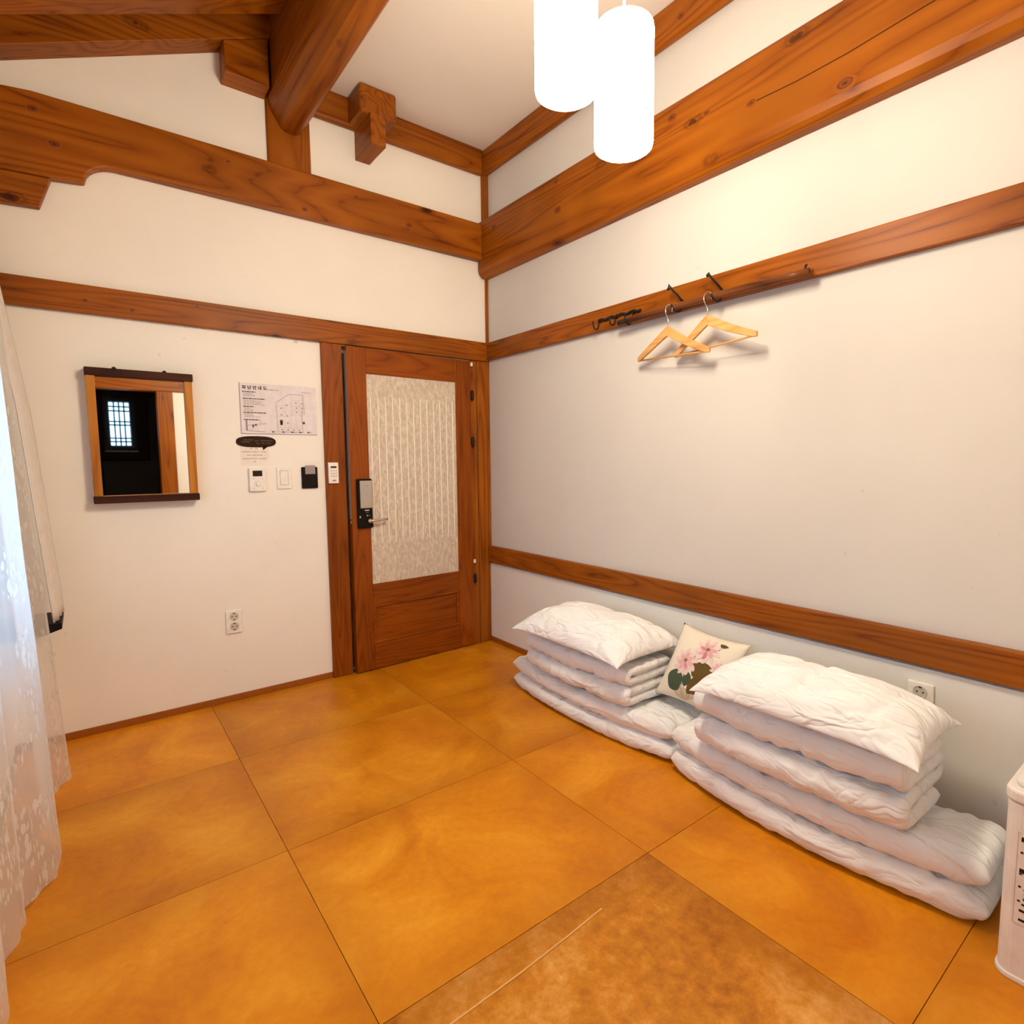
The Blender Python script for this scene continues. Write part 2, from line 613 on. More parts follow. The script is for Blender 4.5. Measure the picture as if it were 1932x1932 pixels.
def text_mesh(name, body, size, origin, ux, uz, mat, parent, local=False, align='LEFT', bold=0.0):
    """lettering as flat mesh: ux = reading direction, uz = up"""
    cu = bpy.data.curves.new(name, 'FONT')
    cu.body = body
    cu.size = size
    cu.offset = bold
    cu.align_x = align
    cu.resolution_u = 2
    to = bpy.data.objects.new(name, cu)
    COL.objects.link(to)
    bpy.context.view_layer.update()
    me = bpy.data.meshes.new_from_object(to)
    bpy.data.objects.remove(to, do_unlink=True)
    mb = MB()
    ux, uz, o3 = Vector(ux), Vector(uz), Vector(origin)
    mb.add([o3 + ux * v.co.x + uz * v.co.y for v in me.vertices], [tuple(p.vertices) for p in me.polygons])
    bpy.data.meshes.remove(me)
    return mb.build(name, mat, parent, local=local)


# on wall planes: keep a sight line when a part stands proud of the wall
def onA(x, z, y):
    k = (y + 3.225) / 3.225
    return (CAM.x + (x - CAM.x) * k, CAM.z + (z - CAM.z) * k)


# ================================================================== SETTING
# ------------------------------------------------------------------ floor
TX, TY = 0.88, 0.724
floor = struct(bx(-2.55, 0.1, -3.75, 0.1, -0.10, -0.004).build('floor', M_SEAM, loc=(-1.2, -1.8, -0.1)))
tile_me = None
for i in range(-1, 3):
    for j in range(0, 6):
        x1 = 0.05 - i * TX - TX  # right edge of the sheet column
        y1 = 0.062 - j * TY
        cx, cy = x1 + TX / 2, y1 - TY / 2
        x0c, x1c = max(x1, -2.44), min(x1 + TX, 0.0)
        y0c, y1c = max(y1 - TY, -3.62), min(y1, 0.0)
        if x1c - x0c < 0.05 or y1c - y0c < 0.05:
            continue
        g = 0.0010
        worn = (i == 0 + 1 and j == 3)
        mb = bx(x0c + g, x1c - g, y0c + g, y1c - g, -0.004, 0.0)
        t = mb.build('floor_tile', M_FLOOR2 if worn else M_FLOOR, floor)
        # own origin at the sheet centre so the edge wear follows the sheet
        c = Vector((cx, cy, 0)) - WORLD['floor']
        for v in t.data.vertices:
            v.co -= c
        t.location = c
# the raised crease on the worn sheet
mb = MB().tube([(-1.60, -2.205, 0.0008), (-1.40, -2.200, 0.0012), (-1.22, -2.19, 0.0012), (-1.10, -2.18, 0.0008)], 0.0022, 6)
mb.build('floor_crease', plain('floor_crease_worn', (0.78, 0.46, 0.16), 0.5), floor)

# ------------------------------------------------------------------ walls
HA = 3.5
mb = MB()
mb.box(-2.55, -0.985, 0.0, 0.10, 0, 1.875)
mb.box(-0.145, 0.0, 0.0, 0.10, 0, 1.875)
mb.box(-2.55, 0.0, 0.0, 0.10, 1.875, HA)
mb.box(-0.985, -0.145, 0.075, 0.10, 0, 1.875)
wall_front = struct(mb.build('wall_front', M_WALL, loc=(-1.2, 0.05, 0)))
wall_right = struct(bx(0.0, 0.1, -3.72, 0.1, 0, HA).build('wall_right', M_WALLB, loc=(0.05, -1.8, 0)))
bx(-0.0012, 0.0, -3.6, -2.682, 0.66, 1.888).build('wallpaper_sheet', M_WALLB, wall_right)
# left wall with the window opening
WY0, WY1, WZ0, WZ1 = -2.55, -0.62, 0.62, 1.70
mb = MB()
mb.box(-2.55, -2.45, -3.72, WY0, 0, 3.0)
mb.box(-2.55, -2.45, WY1, 0.0, 0, 3.0)
mb.box(-2.55, -2.45, WY0, WY1, 0, WZ0)
mb.box(-2.55, -2.45, WY0, WY1, WZ1, 3.0)
wall_left = struct(mb.build('wall_left', M_WALL, loc=(-2.5, -1.8, 0)))
# back wall with the doorway to the dark room
mb = MB()
mb.box(-1.412, 0.0, -3.72, -3.62, 0, HA)
mb.box(-2.45, -1.412, -3.72, -3.62, 2.08, HA)
wall_back = struct(mb.build('wall_back', M_WALL, loc=(-1.2, -3.67, 0)))
# ceiling: flat right part, sloped boards over the rafters on the left
struct(bx(-1.20, 0.1, -3.72, 0.1, 3.19, 3.29).build('ceiling', M_CEIL, loc=(-0.55, -1.8, 3.19)))


def rz(x):
    return 2.832 + 0.446 * (x + 2.309)


H_R = 0.15
pl = [(-2.6, rz(-2.6) + H_R), (-1.12, rz(-1.12) + H_R), (-1.12, rz(-1.12) + H_R + 0.05), (-2.6, rz(-2.6) + H_R + 0.05)]
struct(MB().prism(pl, 'y', -3.72, 0.1).build('ceiling_slope', M_CEIL, loc=(-1.9, -1.8, 2.8)))

# painted board under the low rail of the right wall
struct(bx(-0.012, 0.0, -3.6, 0.0, 0.0, 0.540).build('trim_1', M_PANEL, bevel=0.003))
# wooden rails
struct(bx(-0.030, 0.0, -3.6, -0.02, 0.550, 0.660).build('trim_2', WT['y'], bevel=0.004))
struct(bx(-0.030, 0.0, -3.6, -0.02, 1.888, 2.000).build('trim_3', WT['y'], bevel=0.004))
TRIM4 = struct(bx(-2.45, -0.024, -0.030, 0.0, 1.880, 2.000).build('trim_4', WT['x'], bevel=0.004))
TRIM5 = struct(bx(-0.045, 0.0, -3.6, -0.0, 3.045, 3.19).build('trim_5', W['y'], bevel=0.012))
struct(bx(-1.11, -0.045, -0.045, 0.0, 3.040, 3.19).build('trim_6', W['x'], bevel=0.012))
# corner post, thick above, slim below the beams
mb = bx(-0.040, 0.0, -0.030, 0.0, 2.70, 3.06)
mb.box(-0.020, 0.0, -0.014, 0.0, 0.0, 2.70)
struct(mb.build('trim_7', W['z'], bevel=0.003))
# door posts
struct(bx(-1.097, -0.985, -0.022, 0.075, 0.0, 1.880).build('trim_8', WD['z'], bevel=0.004))
mb = bx(-0.146, -0.101, -0.010, 0.075, 0.0, 1.880)
mb.box(-0.098, -0.020, -0.016, 0.0, 0.0, 1.880)
struct(mb.build('trim_9', W['z'], bevel=0.004))
# post and lintel of the doorway behind the camera (seen in the mirror)
mb = bx(-1.547, -1.412, -3.74, -3.60, 0, 1.935)
struct(bx(-2.45, -0.9, -3.74, -3.60, 1.935, 2.10).build('trim_13', W['x'], bevel=0.005))
struct(mb.build('trim_10', W['z'], loc=(-1.48, -3.67, 0), bevel=0.005))
# skirting of floor paper
struct(bx(-2.45, -1.097, -0.006, 0.0, 0.0, 0.034).build('baseboard_front', M_SKIRT, bevel=0.002))
struct(bx(-0.020, -0.012, -3.0, -0.02, 0.0, 0.034).build('baseboard_right', M_SKIRT, bevel=0.002))

# dark room behind, seen only in the mirror
mb = MB()
mb.box(-3.4, -3.3, -6.5, -3.74, 0, 2.7)
mb.box(-0.6, -0.5, -6.5, -3.74, 0, 2.7)
mb.box(-3.4, -0.5, -6.5, -3.72, 2.6, 2.7)
mb.box(-3.4, -0.5, -6.5, -3.75, -0.1, -0.005)
mb.box(-3.4, -2.55, -3.8, -3.72, 0, 2.7)
wx0, wx1, wz0, wz1 = -1.845, -1.622, 1.473, 2.052
mb.box(-3.4, wx0, -6.5, -6.4, 0, 2.7)
mb.box(wx1, -0.5, -6.5, -6.4, 0, 2.7)
mb.box(wx0, wx1, -6.5, -6.4, 0, wz0)
mb.box(wx0, wx1, -6.5, -6.4, wz1, 2.7)
struct(mb.build('wall_rear', M_DARKROOM, loc=(-1.9, -5, 0)))
struct(bx(-1.95, -1.35, -6.4, -6.28, 0, 1.266).build('trim_11', M_DARKPANEL, bevel=0.004))
struct(bx(-1.42, -1.30, -6.4, -6.3, 0, 2.6).build('trim_12', M_DARKPANEL, bevel=0.004))
win2 = struct(bx(wx0 - 0.065, wx0, -6.4, -6.36, wz0 - 0.07, wz1 + 0.055)
              .box(wx1, wx1 + 0.06, -6.4, -6.36, wz0 - 0.07, wz1 + 0.055)
              .box(wx0, wx1, -6.4, -6.36, wz1, wz1 + 0.055)
              .box(wx0, wx1, -6.4, -6.36, wz0 - 0.07, wz0)
              .build('window_2', M_DARKPANEL, loc=(-1.73, -6.4, wz0 - 0.07)))
bx(wx0 - 0.07, wx1 + 0.07, -6.40, -6.33, wz0 - 0.085, wz0 - 0.07).build('window_sill', M_LGREY, win2)
for k in range(1, 4):
    x = wx0 + (wx1 - wx0) * k / 4
    bx(x - 0.009, x + 0.009, -6.45, -6.43, wz0, wz1).build('lattice_bar', M_DARKPANEL, win2)
for fz in (0.10, 0.20, 0.445, 0.525, 0.83, 0.91):
    z = wz1 - (wz1 - wz0) * fz
    bx(wx0, wx1, -6.45, -6.43, z - 0.009, z + 0.009).build('lattice_bar', M_DARKPANEL, win2)
bx(wx0, wx1, -6.47, -6.466, wz0, wz1).build('window_pane', M_GLASS, win2)

# left window (behind the lace)
win1 = struct(bx(-2.53, -2.46, WY0, WY0 + 0.06, WZ0, WZ1)
              .box(-2.53, -2.46, WY1 - 0.06, WY1, WZ0, WZ1)
              .box(-2.53, -2.46, WY0 + 0.06, WY1 - 0.06, WZ1 - 0.06, WZ1)
              .box(-2.53, -2.46, WY0 + 0.06, WY1 - 0.06, WZ0, WZ0 + 0.06)
              .box(-2.53, -2.46, -1.615, -1.555, WZ0 + 0.06, WZ1 - 0.06)
              .build('window_1', WT['y'], loc=(-2.49, -1.585, WZ0)))
for ya, yb in ((WY0 + 0.06, -1.615), (-1.555, WY1 - 0.06)):
    bx(-2.498, -2.494, ya, yb, WZ0 + 0.06, WZ1 - 0.06).build('window_pane', M_GLASS, win1)
    for k in range(1, 5):
        y = ya + (yb - ya) * k / 5
        bx(-2.482, -2.468, y - 0.007, y + 0.007, WZ0 + 0.06, WZ1 - 0.06).build('lattice_bar', WT['z'], win1)
    for fz in (0.12, 0.2, 0.46, 0.54, 0.8, 0.88):
        z = WZ0 + 0.06 + (WZ1 - WZ0 - 0.12) * fz
        bx(-2.480, -2.470, ya, yb, z - 0.006, z + 0.006).build('lattice_bar', WT['y'], win1)

# ------------------------------------------------------------------ beams
# tie beam on the door wall: carved underside at its left end
BY = -0.055
poly = [(-0.02, 2.507)]
poly += [(-1.955, 2.505)]
for k in range(1, 9):     # carved cove stepping down
    a = k / 8
    poly.append((-1.955 - 0.113 * math.sin(a * math.pi / 2), 2.505 - 0.085 * (1 - math.cos(a * math.pi / 2))))
poly += [(-2.18, 2.408), (-2.44, 2.395), (-2.44, 2.70), (-2.30, 2.722), (-2.22, 2.731), (-0.02, 2.731)]
tb = MB().prism(poly, 'y', BY, 0.0).build('tie_beam', W['x'], loc=(-1.2, -0.03, 2.4), bevel=0.008)
tag(tb, 'long brown timber beam with carved cove end above the mirror and door', 'beam')
mb = MB().prism([(-2.44, 2.27), (-2.224, 2.283), (-2.180, 2.407), (-2.44, 2.394)], 'y', BY + 0.012, 0.0)
tag(mb.build('beam_bracket', W['x'], bevel=0.004), 'short slanted timber block under the carved end of the tie beam', 'bracket')
# wall beam on the right wall: heavy with a chamfered lower edge
BX = -0.075
poly = [(0.0, 2.406), (BX + 0.030, 2.406), (BX + 0.008, 2.425), (BX, 2.452), (BX, 2.735), (BX + 0.010, 2.752), (0.0, 2.752)]
mb = MB()
pts = [(p[0], p[1]) for p in poly]
n = len(pts)
vs = [(p[0], -3.6, p[1]) for p in pts] + [(p[0], -0.012, p[1]) for p in pts]
mb.add(vs, [tuple(range(n)), tuple(range(2 * n - 1, n - 1, -1))] + [(i, i + n, (i + 1) % n + n, (i + 1) % n) for i in range(n)])
wb = mb.build('wall_beam', W['y'], loc=(-0.04, -1.8, 2.406), bevel=0.004)
tag(wb, 'heavy knotted timber beam along the wall above the coat hangers', 'beam')
# long drying crack in the beam
mb = MB()
cr = [(-1.95, 2.574), (-2.106, 2.566), (-2.286, 2.568), (-2.5, 2.583), (-2.9, 2.60), (-3.3, 2.61)]
vs, fs = [], []
for (y, z) in cr:
    vs += [(BX - 0.0006, y, z - 0.0018), (BX - 0.0006, y, z + 0.0018)]
for i in range(len(cr) - 1):
    fs.append((2 * i, 2 * i + 1, 2 * i + 3, 2 * i + 2))
mb.add(vs, fs)
mb.build('crack', M_BUBBLE, wb)
def knot_mat(plane):
    m, nt, b = new_mat('pine_knot_' + plane)
    L = nt.links.new
    tc = N(nt, 'ShaderNodeTexCoord')
    nz = N(nt, 'ShaderNodeTexNoise', in_Scale=2.2, in_Detail=2.0)
    L(tc.outputs['Generated'], nz.inputs['Vector'])
    ce = N(nt, 'ShaderNodeVectorMath', operation='SUBTRACT')
    ce.inputs[1].default_value = (0.5, 0.5, 0.5)
    L(tc.outputs['Generated'], ce.inputs[0])
    ml = N(nt, 'ShaderNodeVectorMath', operation='MULTIPLY')
    ml.inputs[1].default_value = (0.0, 2.0, 2.0) if plane == 'x' else (2.0, 0.0, 2.0)
    L(ce.outputs[0], ml.inputs[0])
    le = N(nt, 'ShaderNodeVectorMath', operation='LENGTH')
    L(ml.outputs[0], le.inputs[0])
    ad = N(nt, 'ShaderNodeMath', operation='MULTIPLY_ADD')
    ad.inputs[1].default_value = 0.35
    L(nz.outputs['Fac'], ad.inputs[0])
    L(le.outputs['Value'], ad.inputs[2])
    r = ramp(nt, [(0.22, (0.035, 0.008, 0.001)), (0.42, (0.16, 0.036, 0.003)), (0.62, (0.22, 0.05, 0.004)), (0.74, (0.07, 0.014, 0.002)), (0.86, (0.26, 0.065, 0.004)), (1.0, BMID)])
    L(ad.outputs[0], r.inputs['Fac'])
    L(r.outputs['Color'], b.inputs['Base Color'])
    b.inputs['Roughness'].default_value = 0.45
    b.inputs['Specular IOR Level'].default_value = 0.25
    return m


M_KNOT = {'x': knot_mat('x'), 'y': knot_mat('y')}
KN = {}


def knot(parent, plane, p, r):
    """thin rounded knot lying on a timber face; plane 'x' or 'y'"""
    if plane not in KN:
        n_ = 18
        vs = [(0, 0, 0.0)]
        me = bpy.data.meshes.new('knot')
        pts = []
        for k in range(n_):
            a = 2 * math.pi * k / n_
            w = 1 + 0.10 * math.sin(2 * a + 1) + 0.06 * math.sin(5 * a)
            pts.append((1.35 * w * math.cos(a), w * math.sin(a)))
        mk_ = (lambda u, v, d: (-d, u, v)) if plane == 'x' else (lambda u, v, d: (u, -d, v))
        vs = [mk_(0, 0, 0.05)] + [mk_(u * 0.7, v * 0.7, 0.045) for u, v in pts] + [mk_(u, v, 0.0) for u, v in pts]
        fs = [(0, 1 + k, 1 + (k + 1) % n_) for k in range(n_)] + [(1 + k, 1 + n_ + k, 1 + n_ + (k + 1) % n_, 1 + (k + 1) % n_) for k in range(n_)]
        me.from_pydata(vs, [], fs)
        for q in me.polygons:
            q.use_smooth = True
        me.materials.append(M_KNOT[plane])
        KN[plane] = me
    o = bpy.data.objects.new('knot', KN[plane])
    COL.objects.link(o)
    o.parent = parent
    o.location = Vector(p) - WORLD[parent.name]
    o.scale = (r, r, r)
    return o


for (y, z, r) in ((-1.56, 2.691, 0.020), (-1.735, 2.631, 0.014), (-1.935, 2.575, 0.017), (-2.28, 2.475, 0.027), (-0.79, 2.715, 0.016), (-0.802, 2.564, 0.022), (-0.199, 2.665, 0.020), (-2.60, 2.69, 0.018)):
    knot(wb, 'x', (BX - 0.0003, y, z), r)
for (x, z, r) in ((-2.16, 2.542, 0.018), (-2.22, 2.66, 0.016), (-0.886, 2.674, 0.011), (-0.573, 2.601, 0.017), (-1.163, 2.539, 0.012), (-1.514, 2.669, 0.008)):
    knot(tb, 'y', (x, BY - 0.0003, z), r)
for (x, z, r) in ((-2.098, 1.932, 0.009), (-1.931, 1.917, 0.009), (-1.675, 1.974, 0.006), (-1.157, 1.985, 0.006)):
    knot(TRIM4, 'y', (x, -0.0303, z), r)
knot(TRIM5, 'x', (-0.0453, -1.576, 3.101), 0.017)
knot(TRIM5, 'x', (-0.0453, -0.224, 3.125), 0.011)

# king post and roof purlin running towards the room
kp = bx(-1.322, -1.108, -0.012, 0.0, 2.725, 3.10).build('king_post', W['z'], bevel=0.003)
tag(kp, 'short upright timber post between the tie beam and roof purlin', 'post')
poly = [(-1.312, 3.46), (-1.312, 3.045), (-1.295, 2.995), (-1.250, 2.925), (-1.232, 2.914), (-1.180, 2.911), (-1.160, 2.925), (-1.115, 2.995), (-1.105, 3.035), (-1.105, 3.46)]
pu = MB().prism(poly, 'y', -3.62, -0.012).build('roof_purlin', W['y'], loc=(-1.21, -1.8, 2.91), bevel=0.006)
tag(pu, 'thick chamfered roof timber running out from the king post under the ceiling', 'beam')
co = MB().prism([(-1.518, 3.043), (-1.324, 3.043), (-1.324, rz(-1.324) - 0.002), (-1.518, rz(-1.518) - 0.002)], 'y', -0.115, 0.0).build('corbel_block', W['x'], bevel=0.004)
tag(co, 'dark timber corbel block tucked under the rafter beside the king post', 'bracket')
# projecting joist head: two stacked blocks
jb = thing('joist_head', (-0.82, -0.1, 2.893), 'stepped timber joist end sticking out of the wall under the ceiling', 'bracket')
bx(-0.911, -0.707, -0.215, -0.02, 3.045, 3.19).build('upper_block', W['y'], jb, bevel=0.016, seg=3)
bx(-0.863, -0.780, -0.228, 0.0, 2.893, 3.047).build('lower_block', W['y'], jb, bevel=0.003)

# rafters of the sloped roof side
k = 0
y = 0.0
while y > -3.4:
    poly = [(-2.44, rz(-2.44)), (-1.305, rz(-1.305)), (-1.305, rz(-1.305) + H_R), (-2.44, rz(-2.44) + H_R)]
    r = MB().prism(poly, 'y', y - 0.115, y).build('rafter', W['x'], bevel=0.004)
    if k == 0:
        tag(r, 'sloping timber rafter lying against the white gable wall', 'rafter', 'roof rafters')
    elif k == 1:
        tag(r, 'sloping timber rafter next to the one against the gable wall', 'rafter', 'roof rafters')
    else:
        tag(r, 'sloping timber rafter further along the roof purlin, away from the gable wall', 'rafter', 'roof rafters')
    y -= 0.30
    k += 1

# ------------------------------------------------------------------ door
door = bpy.data.objects.new('door_1', None)
COL.objects.link(door)
door.location = (-0.150, 0.0, 0.006)
door.rotation_euler = (0, 0, math.radians(2.0))
WORLD[door.name] = Vector((0, 0, 0))
struct(door)
DW, DH = 0.822, 1.866      # leaf
ST = 0.112                 # stile
f0, f1 = -0.022, 0.020     # front / back
gx0, gx1 = -DW + ST, -0.118
gz0, gz1 = 0.510, 1.722
pz0, pz1 = 0.150, 0.385
bx(-DW, gx0, f0, f1, 0, DH).build('stile', WD['z'], door, local=True, bevel=0.003)
bx(gx1, -0.001, f0, f1, 0, DH).build('stile', WD['z'], door, local=True, bevel=0.003)
bx(gx0, gx1, f0, f1, gz1, DH).build('rail', WD['x'], door, local=True, bevel=0.002)
bx(gx0, gx1, f0, f1, pz1, gz0).build('rail', WD['x'], door, local=True, bevel=0.002)
bx(gx0, gx1, f0, f1, 0, pz0).build('rail', WD['x'], door, local=True, bevel=0.002)
bx(gx0, gx1, f0 + 0.012, f1 - 0.004, pz0, pz1).build('lower_panel', WD['x'], door, local=True)
mo = MB()
for (a, b_, c, d) in ((gx0, gx1, pz1 - 0.016, pz1), (gx0, gx1, pz0, pz0 + 0.016)):
    mo.box(a, b_, f0 + 0.002, f0 + 0.014, c, d)
for (a, b_) in ((gx0, gx0 + 0.016), (gx1 - 0.016, gx1)):
    mo.box(a, b_, f0 + 0.002, f0 + 0.014, pz0 + 0.016, pz1 - 0.016)
mo.build('moulding', WD['x'], door, local=True, bevel=0.005)
pane = bx(gx0, gx1, f0 + 0.006, f1 - 0.006, gz0, gz1).build('door_pane', M_PANE, door, local=True)
pane['label'] = 'cream paper pane with pressed fibre pattern'
for k in range(13):
    x = gx0 + 0.022 + k * 0.0455
    top = gz1 - 0.12
    MB().tube([(x, f0 + 0.0062, gz0 + 0.22), (x, f0 + 0.0052, gz0 + 0.26), (x, f0 + 0.0052, top - 0.05), (x, f0 + 0.0062, top)], 0.0036, 8).build('pane_rib', M_RIB, pane, local=True, smooth=True)
# lock
lx0, lx1 = -DW + 0.028, -DW + 0.117
lock = bx(lx0, lx1, f0 - 0.020, f0, 0.845, 1.128).build('door_lock', M_BLACK, door, local=True, bevel=0.006)
lock['label'] = 'black digital door lock with silver cover'
bx(lx0 + 0.013, lx1 - 0.004, f0 - 0.028, f0 - 0.019, 0.960, 1.118).build('lock_cover', M_SILVER, lock, local=True, bevel=0.004)
bx(lx0 + 0.040, lx0 + 0.062, f0 - 0.0285, f0 - 0.0278, 1.086, 1.090).build('maker_mark', M_GREY, lock, local=True)
bx(lx0 + 0.038, lx0 + 0.066, f0 - 0.022, f0 - 0.0195, 0.944, 0.952).build('lock_button', M_CHROME, lock, local=True, bevel=0.002)
bx(lx0 + 0.046, lx0 + 0.062, f0 - 0.0207, f0 - 0.0195, 0.934, 0.9355).build('lock_print', M_GREY, lock, local=True)
mb = MB().lathe([(0.005, 0.0), (0.004, 0.002)], (lx0 + 0.053, f0 - 0.020, 0.918), 'y', 12)
mb.box(lx0 + 0.061, lx0 + 0.070, f0 - 0.0215, f0 - 0.0195, 0.9165, 0.9185)
mb.build('key_slot', M_CHROME, lock, local=True)
bx(lx0 + 0.008, lx0 + 0.014, f0 - 0.0215, f0 - 0.0195, 0.906, 0.917).build('thumb_switch', M_LGREY, lock, local=True)
mb = MB().lathe([(0.013, 0.0), (0.013, 0.022), (0.010, 0.026)], (lx0 + 0.062, f0 - 0.020, 0.888), 'y', 16)
hp = [(lx0 + 0.056, f0 - 0.046, 0.888), (lx0 + 0.08, f0 - 0.048, 0.889), (lx0 + 0.12, f0 - 0.046, 0.890), (lx0 + 0.170, f0 - 0.038, 0.891)]
mb.tube(hp, [0.009, 0.009, 0.008, 0.007], 10)
mb.build('lever_handle', M_CHROME, lock, local=True, smooth=True)
# edge plate and latch on the leaf's free edge
bx(-DW - 0.0015, -DW, f0 + 0.006, f1 - 0.010, 0.90, 1.84).build('edge_strip', M_GREY, door, local=True)
bx(-DW - 0.006, -DW, f0 + 0.008, f1 - 0.012, 0.875, 0.89).build('latch', M_CHROME, door, local=True)
for z in (1.648, 1.348, 0.447):
    h = MB().lathe([(0.004, 0), (0.010, 0.006), (0.0115, 0.02), (0.0115, 0.045), (0.010, 0.06), (0.004, 0.066)], (0.004, f0 - 0.004, z - 0.033), 'z', 12)
    h.build('hinge', M_IRON, door, local=True, smooth=True)
for z in (1.845, 0.562):
    bx(-0.004, 0.010, f0 - 0.008, f0 + 0.004, z - 0.012, z + 0.012).build('door_bumper', M_WHITE, door, local=True, bevel=0.002)

# ================================================================== WALL THINGS
# ------------------------------------------------------------------ mirror
mg = thing('wall_mirror', (-1.92, -0.03, 1.05), 'tall mirror in an orange pine frame with dark top and bottom bars', 'mirror')
YF = -0.062
xl, zt = onA(-2.117, 1.656, YF)
xr, zb = onA(-1.711, 1.050, YF)
bx(xl - 0.003, xr + 0.004, YF, -0.002, zt - 0.034, zt).build('top_bar', WDARK, mg, bevel=0.003)
bx(xl - 0.003, xr + 0.004, YF - 0.004, -0.002, zb, zb + 0.032).build('bottom_bar', WDARK, mg, bevel=0.003)
bx(xl, xl + 0.032, YF + 0.006, -0.004, zb + 0.032, zt - 0.034).build('side_rail', WM, mg, bevel=0.002)
bx(xr - 0.032, xr, YF + 0.006, -0.004, zb + 0.032, zt - 0.034).build('side_rail', WM, mg, bevel=0.002)
bx(xl + 0.032, xr - 0.032, -0.034, -0.028, zb + 0.032, zt - 0.034).build('mirror_glass', M_MIRROR, mg)
bx(xl + 0.032, xr - 0.032, YF + 0.008, -0.034, zb + 0.032, zb + 0.034).build('ledge', WM, mg)
for fx in (0.26, 0.735):
    x = xl + (xr - xl) * fx
    MB().lathe([(0.009, 0), (0.009, 0.005), (0.005, 0.011)], (x, -0.03, zt), 'z', 10).build('hanging_stud', M_IRON, mg, smooth=True)

# ------------------------------------------------------------------ evacuation notice
nt_ = thing('evacuation_notice', (-1.32, -0.003, 1.378), 'white printed evacuation plan notice with building floor plan, beside the door', 'notice')
nx0, nx1, nz0, nz1 = -1.508, -1.130, 1.378, 1.634
bx(nx0, nx1, -0.004, -0.0005, nz0, nz1).build('sheet', M_PAPER, nt_)
YP = -0.0046


def flat(mb, x0, x1, z0, z1, y=YP):
    mb.add([(x0, y, z0), (x1, y, z0), (x1, y, z1), (x0, y, z1)], [(0, 1, 2, 3)])


def seg2(mb, a, b2, w, y=YP):
    d = Vector((b2[0] - a[0], b2[1] - a[1]))
    nrm = Vector((-d.y, d.x)).normalized() * w / 2
    mb.add([(a[0] + nrm.x, y, a[1] + nrm.y), (b2[0] + nrm.x, y, b2[1] + nrm.y), (b2[0] - nrm.x, y, b2[1] - nrm.y), (a[0] - nrm.x, y, a[1] - nrm.y)], [(0, 1, 2, 3)])


# page coordinates: u,v in 0..1 from top-left
def pg(u, v):
    return (nx0 + (nx1 - nx0) * u, nz1 - (nz1 - nz0) * v)


p = pg(0.035, 0.115)
text_mesh('title_lettering', '피 난 안 내 도', 0.0205, (p[0], YP, p[1]), (1, 0, 0), (0, 0, 1), M_INK, nt_, bold=0.0009)
p = pg(0.335, 0.118)
text_mesh('subtitle_lettering', 'Evacuation Map', 0.0098, (p[0], YP, p[1]), (1, 0, 0), (0, 0, 1), M_INK, nt_)
dark_, pale = MB(), MB()
rows = [(0.035, 0.165, 0.20, 1), (0.045, 0.195, 0.165, 0), (0.045, 0.22, 0.19, 0), (0.045, 0.245, 0.20, 0), (0.04, 0.30, 0.315, 1),
        (0.045, 0.335, 0.25, 0), (0.045, 0.36, 0.29, 0), (0.045, 0.385, 0.25, 0), (0.045, 0.41, 0.31, 0), (0.04, 0.455, 0.17, 1),
        (0.045, 0.485, 0.13, 0), (0.045, 0.51, 0.16, 0), (0.045, 0.535, 0.165, 0), (0.04, 0.575, 0.32, 1), (0.045, 0.605, 0.15, 0),
        (0.045, 0.63, 0.17, 0), (0.045, 0.655, 0.25, 0), (0.04, 0.715, 0.235, 1), (0.80, 0.115, 0.935, 0)]
for (u, v, u2, dk) in rows:
    a = pg(u, v + 0.016)
    b_ = pg(u2, v)
    # words of uneven length instead of one bar
    x = a[0]
    while x < b_[0] - 0.002:
        w = random.uniform(0.006, 0.016)
        flat(dark_ if dk else pale, x, min(x + w, b_[0]), a[1], b_[1] if not dk else b_[1] + 0.001)
        x += w + 0.0022
for (u, w) in ((0.385, 0.06), (0.52, 0.055), (0.64, 0.05), (0.75, 0.05), (0.86, 0.05)):
    a = pg(u, 0.965)
    flat(dark_, a[0], a[0] + 0.011, a[1], a[1] + 0.0065)
    flat(pale, a[0] + 0.013, a[0] + 0.022, a[1] + 0.001, a[1] + 0.005)
dark_.build('text_lines', M_INK, nt_)['kind'] = 'stuff'
pale.build('small_text_lines', M_INKL, nt_)['kind'] = 'stuff'
plan, pl2, pl3 = MB(), MB(), MB()
out = [(0.455, 0.36), (0.625, 0.175), (0.815, 0.175), (0.83, 0.575), (0.785, 0.575), (0.80, 0.95), (0.465, 0.95), (0.455, 0.36)]
for a, b_ in zip(out, out[1:]):
    seg2(plan, pg(*a), pg(*b_), 0.0020)
inn = [((0.65, 0.175), (0.66, 0.60)), ((0.65, 0.30), (0.82, 0.30)), ((0.76, 0.28), (0.77, 0.57)), ((0.66, 0.415), (0.825, 0.415)),
       ((0.66, 0.50), (0.825, 0.50)), ((0.63, 0.60), (0.79, 0.60)), ((0.575, 0.42), (0.585, 0.63)), ((0.46, 0.42), (0.57, 0.42)),
       ((0.46, 0.54), (0.57, 0.54)), ((0.46, 0.63), (0.62, 0.63)), ((0.555, 0.66), (0.56, 0.95)), ((0.635, 0.64), (0.635, 0.95)),
       ((0.71, 0.62), (0.71, 0.95)), ((0.46, 0.86), (0.79, 0.86)), ((0.80, 0.61), (0.81, 0.80))]
for a, b_ in inn:
    seg2(pl2, pg(*a), pg(*b_), 0.0010)
